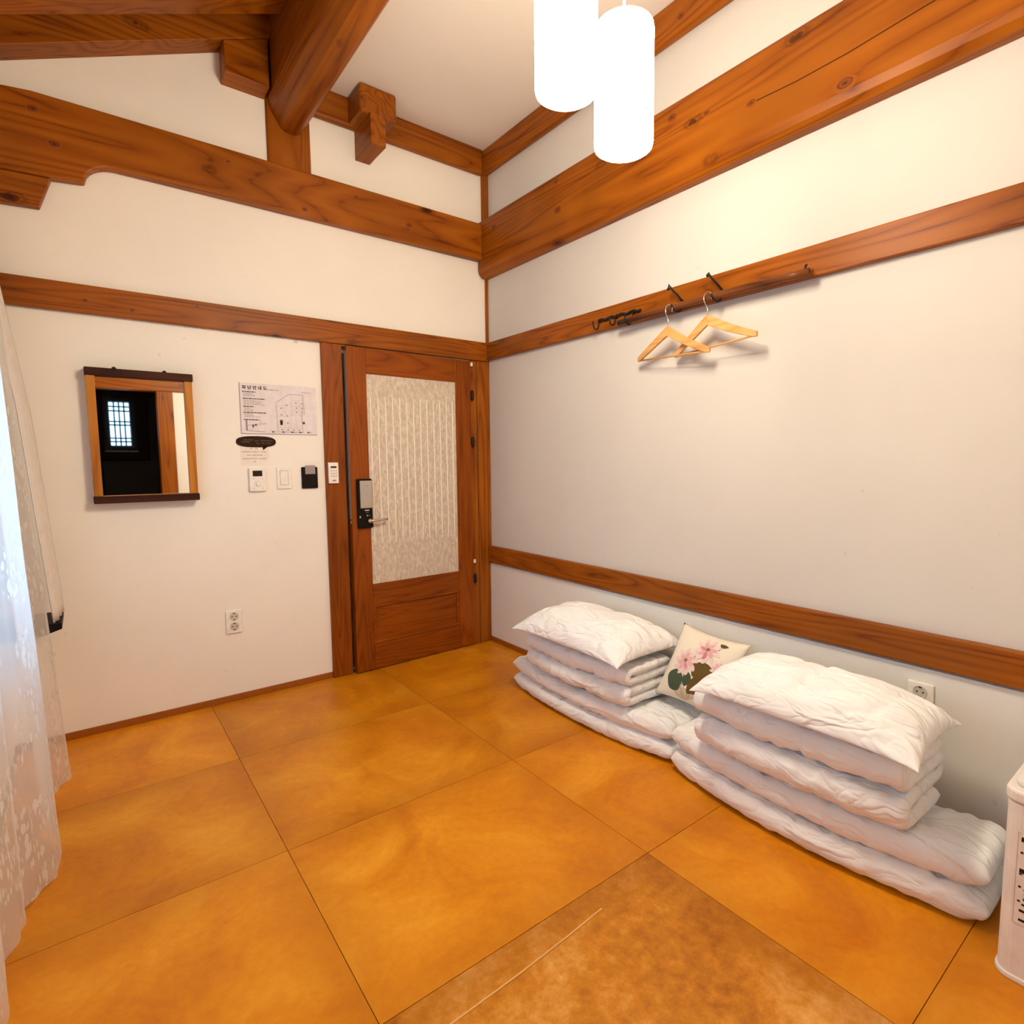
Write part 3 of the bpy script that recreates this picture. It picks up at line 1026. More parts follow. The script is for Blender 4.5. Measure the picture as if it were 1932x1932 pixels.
for (u, v) in ((0.52, 0.465), (0.72, 0.345), (0.80, 0.355), (0.725, 0.45), (0.80, 0.455), (0.725, 0.535), (0.80, 0.53), (0.52, 0.60), (0.595, 0.40),
               (0.52, 0.905), (0.60, 0.905), (0.675, 0.905), (0.75, 0.905), (0.60, 0.765), (0.595, 0.62)):
    a = pg(u, v)
    flat(pl3, a[0] - 0.004, a[0] + 0.004, a[1] - 0.003, a[1] + 0.003)
plan.build('floor_plan', M_INKG, nt_)['kind'] = 'stuff'
pl2.build('plan_partitions', M_INKL, nt_)['kind'] = 'stuff'
pl3.build('plan_marks', M_INKG, nt_)['kind'] = 'stuff'
mk = MB()
for (u, v, w, h) in ((0.515, 0.735, 0.014, 0.016), (0.515, 0.765, 0.009, 0.012), (0.515, 0.79, 0.012, 0.010), (0.815, 0.755, 0.012, 0.012), (0.15, 0.845, 0.008, 0.014), (0.185, 0.825, 0.009, 0.009)):
    a = pg(u, v)
    flat(mk, a[0] - w / 2, a[0] + w / 2, a[1] - h / 2, a[1] + h / 2, YP - 0.0003)
mk.build('location_marks', M_INK, nt_)['kind'] = 'stuff'
mp_ = MB()
for a, b_, w in (((0.07, 0.73), (0.07, 0.94), 0.008), ((0.07, 0.94), (0.30, 0.955), 0.0025), ((0.08, 0.835), (0.32, 0.79), 0.0020), ((0.25, 0.73), (0.25, 0.80), 0.0015), ((0.13, 0.90), (0.19, 0.90), 0.0012), ((0.13, 0.90), (0.13, 0.95), 0.0012)):
    seg2(mp_, pg(*a), pg(*b_), w)
mp_.build('site_map', M_INKG, nt_)['kind'] = 'stuff'
# dark outline at the left and lower edge of the sheet
ed = MB()
flat(ed, nx0, nx0 + 0.0025, nz0, nz1)
flat(ed, nx0, nx1, nz0, nz0 + 0.0022)
ed.build('border', M_INKG, nt_)['kind'] = 'stuff'

# ------------------------------------------------------------------ speech-bubble sticker and typed note
sb = thing('speech_bubble_sticker', (-1.44, -0.004, 1.295), 'dark brown oval speech bubble sticker under the evacuation notice', 'sticker')
poly = []
for k in range(36):
    a = 2 * math.pi * k / 36
    ca, sa = math.cos(a), math.sin(a)
    x = -1.440 + 0.0945 * math.copysign(abs(ca) ** 0.7, ca)
    z = 1.3375 + 0.0285 * math.copysign(abs(sa) ** 0.8, sa)
    poly.append((x, z))
mb = MB().prism(poly, 'y', -0.0040, -0.0014)
mb.prism([(-1.412, 1.315), (-1.409, 1.294), (-1.385, 1.314)], 'y', -0.0040, -0.0014)
mb.build('bubble', M_BUBBLE, sb)
ls = MB()
for (x0, x1, z) in ((-1.500, -1.455, 1.346), (-1.447, -1.430, 1.342), (-1.42, -1.362, 1.343), (-1.51, -1.47, 1.336), (-1.44, -1.425, 1.329), (-1.415, -1.400, 1.330), (-1.395, -1.37, 1.330)):
    flat(ls, x0, x1, z - 0.0016, z + 0.0016, -0.0044)
ls.build('print_lines', M_BUBBLE2, sb)['kind'] = 'stuff'
tn = thing('typed_note', (-1.448, -0.002, 1.214), 'small cream paper note of typed lines below the speech bubble sticker', 'note')
bx(-1.517, -1.381, -0.0014, -0.0003, 1.214, 1.310).build('sheet', M_NOTE, tn)
wl = MB()
for (words, z) in (([(-1.472, 2), (-1.447, 2)], 1.302), ([(-1.511, 4), (-1.484, 3), (-1.462, 4), (-1.432, 1), (-1.421, 4)], 1.286),
                   ([(-1.487, 3), (-1.462, 3), (-1.440, 4)], 1.269), ([(-1.508, 4), (-1.481, 5), (-1.446, 1), (-1.436, 6)], 1.251), ([(-1.458, 2)], 1.236)):
    for (x, n_) in words:
        for q in range(n_):
            xx = x + q * 0.0068
            flat(wl, xx, xx + 0.0052, z - 0.0028, z - 0.0012, -0.0018)
            flat(wl, xx + 0.001, xx + 0.0046, z + 0.0008, z + 0.0026, -0.0018)
            flat(wl, xx + 0.0036, xx + 0.0050, z - 0.0028, z + 0.0030, -0.0018)
wl.build('text_lines', M_INKG, tn)['kind'] = 'stuff'

# ------------------------------------------------------------------ thermostat, switch, cards, remote
th = thing('thermostat', (-1.446, -0.01, 1.083), 'white heating thermostat with dark screen and round dial', 'thermostat')
bx(-1.484, -1.406, -0.020, 0.0, 1.083, 1.203).build('case', M_WHITE, th, bevel=0.003)
bx(-1.468, -1.423, -0.0215, -0.0195, 1.160, 1.189).build('screen', M_SCREEN, th)
MB().lathe([(0.0125, 0.0), (0.0125, 0.006), (0.0105, 0.009)], (-1.444, -0.020, 1.123), 'y', 20).build('dial', M_WHITE, th)
for (x, z) in ((-1.465, 1.148), (-1.424, 1.148), (-1.465, 1.098), (-1.424, 1.098)):
    MB().lathe([(0.0025, 0), (0.002, 0.001)], (x, -0.020, z), 'y', 8).build('button', M_INKL, th)
sw = thing('light_switch', (-1.313, -0.005, 1.090), 'cream wall light switch between the thermostat and black card pocket', 'switch')
bx(-1.350, -1.277, -0.009, 0.0, 1.090, 1.204).build('plate', M_WHITE, sw, bevel=0.003)
bx(-1.3350, -1.2920, -0.0096, -0.0088, 1.1100, 1.1880).build('rocker_shade', M_INKL, sw)  # grey sheet painting the bevel shading round the rocker
bx(-1.333, -1.294, -0.0125, -0.008, 1.112, 1.186).build('rocker', M_WHITE, sw, bevel=0.003)
cp = thing('card_pocket', (-1.18, -0.006, 1.088), 'black key card pocket holding a grey card', 'card holder')
bx(-1.224, -1.139, -0.014, 0.0, 1.088, 1.205).build('pocket', M_BLACK, cp, bevel=0.006)
bx(-1.206, -1.153, -0.0165, -0.013, 1.166, 1.213).build('card', M_GREY, cp, bevel=0.001)
rm_ = thing('remote_control', (-1.058, -0.03, 1.11), 'small white remote control hung on the door post', 'remote')
bx(-1.088, -1.033, -0.040, -0.0225, 1.112, 1.228).build('case', M_WHITE, rm_, bevel=0.004)
bx(-1.077, -1.045, -0.0415, -0.0395, 1.198, 1.207).build('screen', M_SCREEN, rm_)
for r in range(3):
    for c in range(3):
        MB().lathe([(0.0042, 0), (0.0036, 0.0015)], (-1.074 + c * 0.0135, -0.040, 1.183 - r * 0.015), 'y', 10).build('button', M_INKL, rm_)
bx(-1.070, -1.049, -0.0407, -0.0398, 1.124, 1.132).build('maker_mark', M_INKG, rm_)
cu_ = bx(-1.208, -1.135, -0.002, 0.0, 1.226, 1.229).build('tape_strip', M_NOTE)
tag(cu_, 'thin cream tape strip on the wall above the black card pocket', 'tape')


def outlet(name, o, n_, label, plug=False):
    """n_ = 'y' faces -y, 'x' faces -x ; o = centre on the wall"""
    t = thing(name, (o[0], o[1], o[2] - 0.06), label, 'outlet')

    def P(a, d, z):   # a along wall, d out of the wall
        return (o[0] + a, o[1] - d, o[2] + z) if n_ == 'y' else (o[0] - d, o[1] - a, o[2] + z)

    def bb(a0, a1, d0, d1, z0, z1):
        p, q = P(a0, d0, z0), P(a1, d1, z1)
        return bx(p[0], q[0], p[1], q[1], p[2], q[2])
    bb(-0.038, 0.038, 0, 0.010, -0.06, 0.06).build('plate', M_WHITE, t, bevel=0.004)
    for z in (0.028, -0.024):
        if plug and z < 0:
            MB().lathe([(0.021, 0.0), (0.021, 0.026), (0.016, 0.034)], P(0, 0.009, z), n_, 20).build('plug', M_BLACK, t)
            continue
        s = MB().lathe([(0.021, 0.0), (0.021, 0.002), (0.0185, 0.002), (0.017, 0.0004)], P(0, 0.0099, z), n_, 24).build('socket', M_LGREY, t)
        for dx in (-0.009, 0.009):
            MB().lathe([(0.0032, 0), (0.0030, 0.0006)], P(dx, 0.0106, z), n_, 8).build('socket_hole', M_INK, s)
        for dz in (-0.0165, 0.0165):
            bb(-0.004, 0.004, 0.0105, 0.0128, z + dz - 0.002, z + dz + 0.002).build('earth_clip', M_SCREEN, s)
    return t


outlet('wall_outlet', (-1.588, 0.0, 0.417), 'y', 'white double socket outlet low on the wall below the mirror')
outlet('wall_outlet', (-0.012, -2.575, 0.432), 'x', 'white wall outlet with a black plug behind the pillow stack', plug=True)
cb = bx(-1.229, -1.213, -0.005, 0.0, 1.862, 1.880).build('door_chime_sensor', M_LGREY)
tag(cb, 'tiny pale clip stuck under the rail near the door post', 'clip')

# ------------------------------------------------------------------ coat rail on the right wall
PX = -0.072
pole = thing('coat_pole', (PX, -1.66, 1.90), 'round brown wooden coat pole hung along the rail on iron hooks', 'pole')


def onB(y, z, x):
    k2 = (x - CAM.x) / (0 - CAM.x)
    return (CAM.y + (y - CAM.y) * k2, CAM.z + (z - CAM.z) * k2)


pa, pb = onB(-1.185, 1.911, PX), onB(-2.142, 1.918, PX)
pp = []
for k in range(13):
    a = k / 12
    pp.append((PX, pa[0] + (pb[0] - pa[0]) * a, pa[1] + (pb[1] - pa[1]) * a + 0.006 * math.sin(math.pi * a)))
MB().tube(pp, [0.0150 + 0.0012 * math.sin(k * 2.1) for k in range(13)], 14).build('pole', WPOLE, pole, smooth=True)
MB().tube([(PX - 0.002, pb[0] + 0.012, pb[1] + 0.008), (PX - 0.002, pb[0] + 0.012, pb[1] + 0.024), (PX + 0.006, pb[0] + 0.012, pb[1] + 0.028)], 0.004, 8).build('end_pin', M_IRON, pole, smooth=True)
hook_y = []
for n_, (y, zt_) in enumerate(((-1.498, 2.004), (-1.707, 2.012))):
    yy, zz = onB(y, zt_, -0.09)
    yb = yy - 0.030
    hook_y.append(yb)
    up_path = [(-0.030, yb, 1.918), (-0.046, yb + 0.001, 1.930), (-0.062, yb + 0.006, 1.945), (-0.078, yb + 0.014, 1.960), (-0.090, yb + 0.022, 1.975), (-0.096, yb + 0.028, 1.990), (-0.097, yb + 0.030, zz)]
    low_path = [(-0.030, yb, 1.918), (-0.040, yb, 1.895), (-0.052, yb, 1.880), (-0.072, yb, 1.872), (-0.092, yb, 1.876), (-0.106, yb, 1.884), (-0.114, yb, 1.898)]
    hk = thing('iron_hook', (-0.03, yb, 1.87), ('black iron hook holding the coat pole above the hanger beside the hook rack', 'black iron hook holding the middle of the coat pole above the further hanger')[n_], 'hook', 'iron pole hooks')
    MB().tube(up_path, 0.0045, 8).build('upper_prong', M_IRON, hk, smooth=True)
    MB().tube(low_path, 0.0045, 8).build('lower_prong', M_IRON, hk, smooth=True)
    MB().lathe([(0.003, -0.006), (0.0065, -0.002), (0.0065, 0.003), (0.003, 0.007)], (-0.097, yb + 0.030, zz), 'z', 10).build('ball_tip', M_IRON, hk, smooth=True)
    MB().lathe([(0.010, 0), (0.010, 0.003)], (-0.030, yb, 1.918), 'x', 12).build('mount_plate', M_IRON, hk)
# ornate rack with three small hooks
rk = thing('hook_rack', (-0.035, -1.18, 1.89), 'ornate black iron rack with three small hooks at the pole end', 'hook rack')
pth = []
for k in range(25):
    a = k / 24
    pth.append((-0.038, -1.075 - 0.285 * a, 1.938 + 0.004 * math.sin(a * 25)))
MB().tube(pth, [0.0045 + 0.0035 * abs(math.sin(k * 1.3)) for k in range(25)], 8).build('scroll_bar', M_IRON, rk, smooth=True)
for y in (-1.085, -1.20, -1.315):
    MB().lathe([(0.011, 0), (0.012, 0.004), (0.006, 0.009)], (-0.030, y, 1.938), 'x', 10).build('rosette', M_IRON, rk, smooth=True)
    hpth = [(-0.040, y, 1.938), (-0.045, y, 1.915), (-0.050, y, 1.898), (-0.062, y, 1.890), (-0.076, y, 1.896), (-0.082, y, 1.912), (-0.084, y, 1.930)]
    if y < -1.3:   # the last one cradles the pole end
        hpth = [(-0.040, y, 1.938), (-0.046, y, 1.905), (-0.052, y, 1.882), (-0.068, y, 1.871), (-0.086, y, 1.876), (-0.096, y, 1.892), (-0.098, y, 1.915)]
    MB().tube(hpth, 0.0038, 8).build('small_hook', M_IRON, rk, smooth=True)


# ------------------------------------------------------------------ hangers
def hanger(origin, ang, tilt, label):
    t = thing('coat_hanger', origin, label, 'coat hanger', 'wooden coat hangers')
    t.rotation_euler = (tilt, 0, ang)
    WORLD[t.name] = Vector((0, 0, 0))
    # local frame: hanger lies in local y-z plane, hook top at origin
    hk = []
    for k in range(13):
        a = math.radians(-60 + 250 * k / 12)
        hk.append((0.0, -0.020 * math.cos(a) * 1.0, -0.004 + 0.020 * math.sin(a) - 0.016))
    hk = [(0, -0.019, -0.034)] + [(0, -0.020 * math.cos(math.radians(a)), -0.020 + 0.020 * math.sin(math.radians(a))) for a in range(0, 181, 20)] + \
         [(0, 0.018, -0.034), (0, 0.006, -0.055), (0, 0.0, -0.070), (0, 0, -0.098)]
    MB().tube(hk, 0.0019, 8).build('hook', M_CHROME, t, local=True, smooth=True)
    # wooden shoulders: swept block
    def z_top(s):  # s 0..1 from the neck to the tip
        return -0.080 - 0.115 * (s ** 1.25) - 0.012 * (1 - s) * 0
    for sgn in (-1, 1):
        vs, fs = [], []
        n_ = 14
        for k in range(n_ + 1):
            s = k / n_
            y = sgn * 0.215 * s
            zt_ = -0.090 - 0.112 * (0.25 * s * s + 0.75 * s) - 0.012 * math.sin(math.pi * s)
            th_ = 0.044 - 0.018 * s
            if s > 0.93:
                th_ *= 0.8
            xo = 0.030 * s * s
            w = 0.0065
            vs += [(xo - w, y, zt_), (xo + w, y, zt_), (xo + w, y, zt_ - th_), (xo - w, y, zt_ - th_)]
        for k in range(n_):
            a = 4 * k
            for q in range(4):
                fs.append((a + q, a + (q + 1) % 4, a + 4 + (q + 1) % 4, a + 4 + q))
        fs += [(0, 1, 2, 3), (4 * n_, 4 * n_ + 3, 4 * n_ + 2, 4 * n_ + 1)]
        MB().add(vs, fs).build('shoulder', WHANG, t, local=True, bevel=0.003)
    MB().tube([(0.024, -0.205, -0.218), (0.024, 0.205, -0.218)], 0.0042, 8).build('trouser_bar', WHANG, t, local=True, smooth=True)
    return t


hanger((-0.106, -1.583, 1.903), math.radians(-6), math.radians(3), 'light wooden coat hanger overlapping in front, nearer the hook rack')
hanger((-0.106, -1.778, 1.911), math.radians(-7), math.radians(-2), 'light wooden coat hanger partly behind the other, tilted on the pole')

# ================================================================== PENDANT LAMPS
def lamp(loc, dia, h, label, dots):
    t = thing('pendant_lamp', loc, label, 'lamp', 'pendant lamps')
    r = dia / 2
    x, y, z = loc
    prof = [(r * 0.05, 0.0), (r * 0.90, 0.0), (r * 0.975, 0.004), (r, 0.014), (r, h - 0.014), (r * 0.975, h - 0.004), (r * 0.90, h), (r * 0.05, h)]
    MB().lathe(prof, loc, 'z', 48).build('shade', M_LAMP, t, smooth=True)
    MB().lathe([(r * 0.05, -0.001), (r * 0.82, -0.001), (r * 0.82, 0.0)], loc, 'z', 32).build('bulb_opening', M_LAMPBULB, t)
    top = 3.19
    MB().tube([(x, y, z + h - 0.002), (x, y, top - 0.02)], 0.003, 8).build('cord', M_WHITE, t, smooth=True)
    MB().lathe([(0.045, -0.025), (0.05, -0.02), (0.05, 0.0)], (x, y, top), 'z', 24).build('ceiling_rose', M_WHITE, t, smooth=True)
    if dots:
        mb = MB()
        random.seed(3)
        base = math.atan2(CAM.y - y, CAM.x - x)
        for k in range(12):
            a = base + math.radians(32 + random.uniform(-14, 30))
            zz = z + 0.085 + random.uniform(-0.02, 0.025)
            n3 = Vector((math.cos(a), math.sin(a), 0))
            tg = Vector((-n3.y, n3.x, 0))
            c = Vector((x, y, zz)) + n3 * (r + 0.0006)
            mb.add([c + tg * 0.0022 * math.cos(q) + Vector((0, 0, 0.003 * math.sin(q))) for q in [i * math.pi / 3 for i in range(6)]], [(0, 1, 2, 3, 4, 5)])
        mb.build('dot_print', M_LAMPDOT, t)['kind'] = 'stuff'
    return t


lamp((-0.947, -2.099, 2.067), 0.158, 0.309, 'glowing white paper cylinder pendant lamp hanging lower of the two', True)
lamp((-1.133, -2.077, 2.149), 0.158, 0.309, 'glowing white paper cylinder pendant lamp hanging higher of the two', False)


# ================================================================== BEDDING
def fq(t, w):
    if t >= w:
        return 1.0
    t = max(t, 0.0)
    return math.sqrt(max(0.0, 1 - (1 - t / w) ** 2))


def folded(name, path, y0, y1, h0, wy, ws, label, cat, step=0.0105, puck=0.010, soft=0.012, bow=0.0, seed=0.0, rot=0.0, droop=0.0, pivot=None):
    """cloth body of half thickness h0 following a centre line (x,z), as wide as y0..y1"""
    P2 = [Vector(p) for p in path]
    # resample
    ln = [0.0]
    for a, b_ in zip(P2, P2[1:]):
        ln.append(ln[-1] + (b_ - a).length)
    T = ln[-1]
    ns = max(8, int(T / step))
    ny = max(8, int(abs(y1 - y0) / step))
    cl, j = [], 0
    for i in range(ns + 1):
        s = T * i / ns
        while j < len(ln) - 2 and ln[j + 1] < s:
            j += 1
        k_ = (s - ln[j]) / max(1e-9, ln[j + 1] - ln[j])
        cl.append((P2[j].lerp(P2[j + 1], min(1, k_)), s))
    nr = []
    for i in range(ns + 1):
        t = (cl[min(i + 1, ns)][0] - cl[max(i - 1, 0)][0]).normalized()
        nr.append(Vector((-t.y, t.x)))
    bm = bmesh.new()
    grid = {}
    for side in (1, -1):
        for i in range(ns + 1):
            c, s = cl[i]
            for q in range(ny + 1):
                v = q / ny
                y = y0 + (y1 - y0) * v
                ty = min(abs(y - y0), abs(y - y1))
                ts = min(s, T - s)
                h = h0 * fq(ty, wy) ** 0.9 * fq(ts, ws)
                p3 = Vector((s * 2.2 + seed, y * 2.2, side * 0.2 + seed))
                h *= 1 + 0.16 * mnoise.noise(p3 * 1.3)
                e = math.exp(-ty / 0.07)
                # puckers run away from the sewn ends
                wr = puck * e * mnoise.noise(Vector((s * 34 + seed, y * 3, side))) * min(1, ty / 0.02)
                edge_turn = 1.0 if s < 0.02 else 1.0
                wr += 0.0080 * mnoise.noise(Vector((s * 5 + seed, y * 26 + s * 4, side * 3))) + 0.0050 * mnoise.noise(Vector((s * 9, y * 55 - s * 8, side * 3 + seed)))
                wr += soft * 0.5 * mnoise.noise(Vector((s * 6 + y * 3 + seed, y * 5 - s * 2, side * 2 + seed)))
                # a few sharp creases
                rn = mnoise.noise(Vector((s * 9 + y * 7 + seed, y * 4 - s * 5, seed * 2 + side)))
                wr -= 0.009 * max(0.0, 1 - abs(rn) * 8)
                wr *= min(1.0, min(ty, ts) / 0.03)
                # long rolls along the folded edge
                d = (h + wr) * side
                u_ = (v - 0.5) * 2
                x = c.x + nr[i].x * d - bow * (1 - u_ * u_)
                z = c.y + nr[i].y * d - droop * abs(u_) ** 3
                # uneven hem
                yy = y + 0.012 * mnoise.noise(Vector((s * 4 + seed, v * 2, 3.3))) * (1 if 0 < v < 1 else 1)
                grid[(side, i, q)] = bm.verts.new((x, yy, z))
    for side in (1, -1):
        for i in range(ns):
            for q in range(ny):
                f = [grid[(side, i, q)], grid[(side, i + 1, q)], grid[(side, i + 1, q + 1)], grid[(side, i, q + 1)]]
                bm.faces.new(f if side == 1 else f[::-1])
    bmesh.ops.remove_doubles(bm, verts=bm.verts, dist=0.0008)
    bmesh.ops.recalc_face_normals(bm, faces=bm.faces)
    xs = [v.co.x for v in bm.verts]
    zs = [v.co.z for v in bm.verts]
    o3 = Vector(((min(xs) + max(xs)) / 2, (y0 + y1) / 2, min(zs)))
    for v in bm.verts:
        v.co -= o3
    me = bpy.data.meshes.new(name)
    bm.to_mesh(me)
    bm.free()
    for p in me.polygons:
        p.use_smooth = True
    me.materials.append(M_COTTON)
    o = bpy.data.objects.new(name, me)
    COL.objects.link(o)
    o.location = o3
    o.rotation_euler = (0, 0, rot)
    WORLD[o.name] = o3
    md = o.modifiers.new('soften', 'SUBSURF')
    md.levels = md.render_levels = 1
    return tag(o, label, cat)


def arc(cx, cz, r, a0, a1, n=8):
    return [(cx + r * math.cos(math.radians(a0 + (a1 - a0) * k / n)), cz + r * math.sin(math.radians(a0 + (a1 - a0) * k / n))) for k in range(n + 1)]


def serp(xf, xb, z0, pitch, layers, first='front'):
    """serpentine centre line from the bottom layer upwards; xf front turn, xb back turn (x of turn centres)"""
    pts = []
    r = pitch / 2
    at_front = first == 'back'
    x = xf if at_front else xb
    pts.append((xb if first == 'front' else xf, z0))
    z = z0
    cur_to = xf if first == 'front' else xb
    for k in range(layers):
        pts.append((cur_to, z))
        if k < layers - 1:
            if cur_to == xf:
                pts += arc(xf, z + r, r, 270, 90, 8)[1:]
            else:
                pts += arc(xb, z + r, r, -90, 90, 8)[1:]
            z += pitch
            cur_to = xb if cur_to == xf else xf
    return pts


# far stack --------------------------------------------------------------
folded('folded_mattress', serp(-0.365, -0.07, 0.044, 0.083, 2, 'back'), -1.83, -0.745, 0.042, 0.075, 0.05,
       'white cotton floor mattress folded in two, under the duvet nearer the door', 'mattress', bow=0.060, seed=1.0, puck=0.012)
folded('folded_duvet', serp(-0.375, -0.12, 0.203, 0.044, 4, 'front'), -1.64, -0.93, 0.0215, 0.022, 0.022,
       'white duvet folded in layers on the mattress nearer the door', 'duvet', bow=0.03, seed=5.0, soft=0.012, puck=0.010)


def pillow(name, cx, cy, z0, wx, wy, hh, label, rot=0.0, seed=0.0, tilt=0.0, tiltx=0.0):
    bm = bmesh.new()
    nu, nv = 56, 80
    g = {}
    for side in (1, -1):
        for i in range(nu + 1):
            for j in range(nv + 1):
                u = -1 + 2 * i / nu
                v = -1 + 2 * j / nv
                eu, ev = 1 - abs(u), 1 - abs(v)
                prof = (max(0, 1 - abs(u) ** 2.6)) ** 0.62 * (max(0, 1 - abs(v) ** 3.0)) ** 0.55
                h = hh * prof * (1.0 if side > 0 else 0.45)
                px = u * wx / 2 * (1 - 0.05 * (1 - v * v) * abs(u) ** 4) * (1 + 0.015 * abs(v) ** 6)
                py = v * wy / 2 * (1 - 0.06 * (1 - u * u) * abs(v) ** 4)
                # radiating gathers from the ends
                e = math.exp(-ev * 3.0) * min(1, ev * 8) * min(1, eu * 8)
                wr = 0.026 * e * mnoise.noise(Vector((u * 6.5 * wx / 0.45 + seed, v * 1.3, side)))
                e2 = math.exp(-eu * 4.0) * min(1, eu * 8) * min(1, ev * 8)
                wr += 0.014 * e2 * mnoise.noise(Vector((u * 1.2, v * 11 + seed, side + 4)))
                # slack diagonal drapes
                rn = mnoise.noise(Vector((u * 1.5 + v * 2.2 + seed, v * 0.9 - u * 1.6, seed)))
                wr -= 0.014 * max(0, 1 - abs(rn) * 8) * min(1, eu * 3) * min(1, ev * 3)
                wr += (0.014 * mnoise.noise(Vector((u * 1.4 + seed, v * 1.6, seed))) + 0.006 * mnoise.noise(Vector((u * 3 + v * 5 + seed, v * 2.2 - u * 2, seed)))) * min(1, eu * 3) * min(1, ev * 3)
                z = side * h + (wr if side > 0 else wr * 0.3)
                # corners droop a little
                z -= 0.018 * (abs(u) ** 4) + 0.016 * abs(v) ** 5
                g[(side, i, j)] = bm.verts.new((px, py, z))
    for side in (1, -1):
        for i in range(nu):
            for j in range(nv):
                f = [g[(side, i, j)], g[(side, i + 1, j)], g[(side, i + 1, j + 1)], g[(side, i, j + 1)]]
                bm.faces.new(f if side > 0 else f[::-1])
    bmesh.ops.remove_doubles(bm, verts=bm.verts, dist=0.0006)
    bmesh.ops.recalc_face_normals(bm, faces=bm.faces)
    bmesh.ops.rotate(bm, verts=bm.verts, cent=(0, 0, 0), matrix=Matrix.Rotation(tilt, 3, 'X') @ Matrix.Rotation(tiltx, 3, 'Y'))
    zm = min(v.co.z for v in bm.verts)
    for v in bm.verts:
        v.co.z -= zm
    me = bpy.data.meshes.new(name)
    bm.to_mesh(me)
    bm.free()
    for p in me.polygons:
        p.use_smooth = True
    me.materials.append(M_COTTON)
    o = bpy.data.objects.new(name, me)
    COL.objects.link(o)
    o.location = (cx, cy, z0)
    o.rotation_euler = (0, 0, rot)
    md = o.modifiers.new('soften', 'SUBSURF')
    md.levels = md.render_levels = 1
    return tag(o, label, 'pillow')


pillow('pillow', -0.27, -1.29, 0.365, 0.45, 0.74, 0.100, 'plump white pillow on top of the bedding stack nearer the door', seed=2.0)

# near stack --------------------------------------------------------------
folded('folded_mattress', serp(-0.39, -0.17, 0.050, 0.096, 2, 'back'), -2.865, -1.845, 0.0475, 0.075, 0.05,
       'white cotton floor mattress folded in two, under the duvet next to the fridge', 'mattress', bow=0.075, seed=11.0, puck=0.012)
folded('folded_duvet', serp(-0.42, -0.20, 0.231, 0.0535, 4, 'front'), -2.70, -2.00, 0.026, 0.026, 0.026,
       'white duvet folded in layers on the mattress next to the fridge', 'duvet', bow=0.025, seed=15.0, soft=0.014, puck=0.012)
pillow('pillow', -0.335, -2.385, 0.419, 0.40, 0.70, 0.088, 'plump white pillow on top of the bedding stack next to the fridge', rot=math.radians(1.5), seed=9.0)


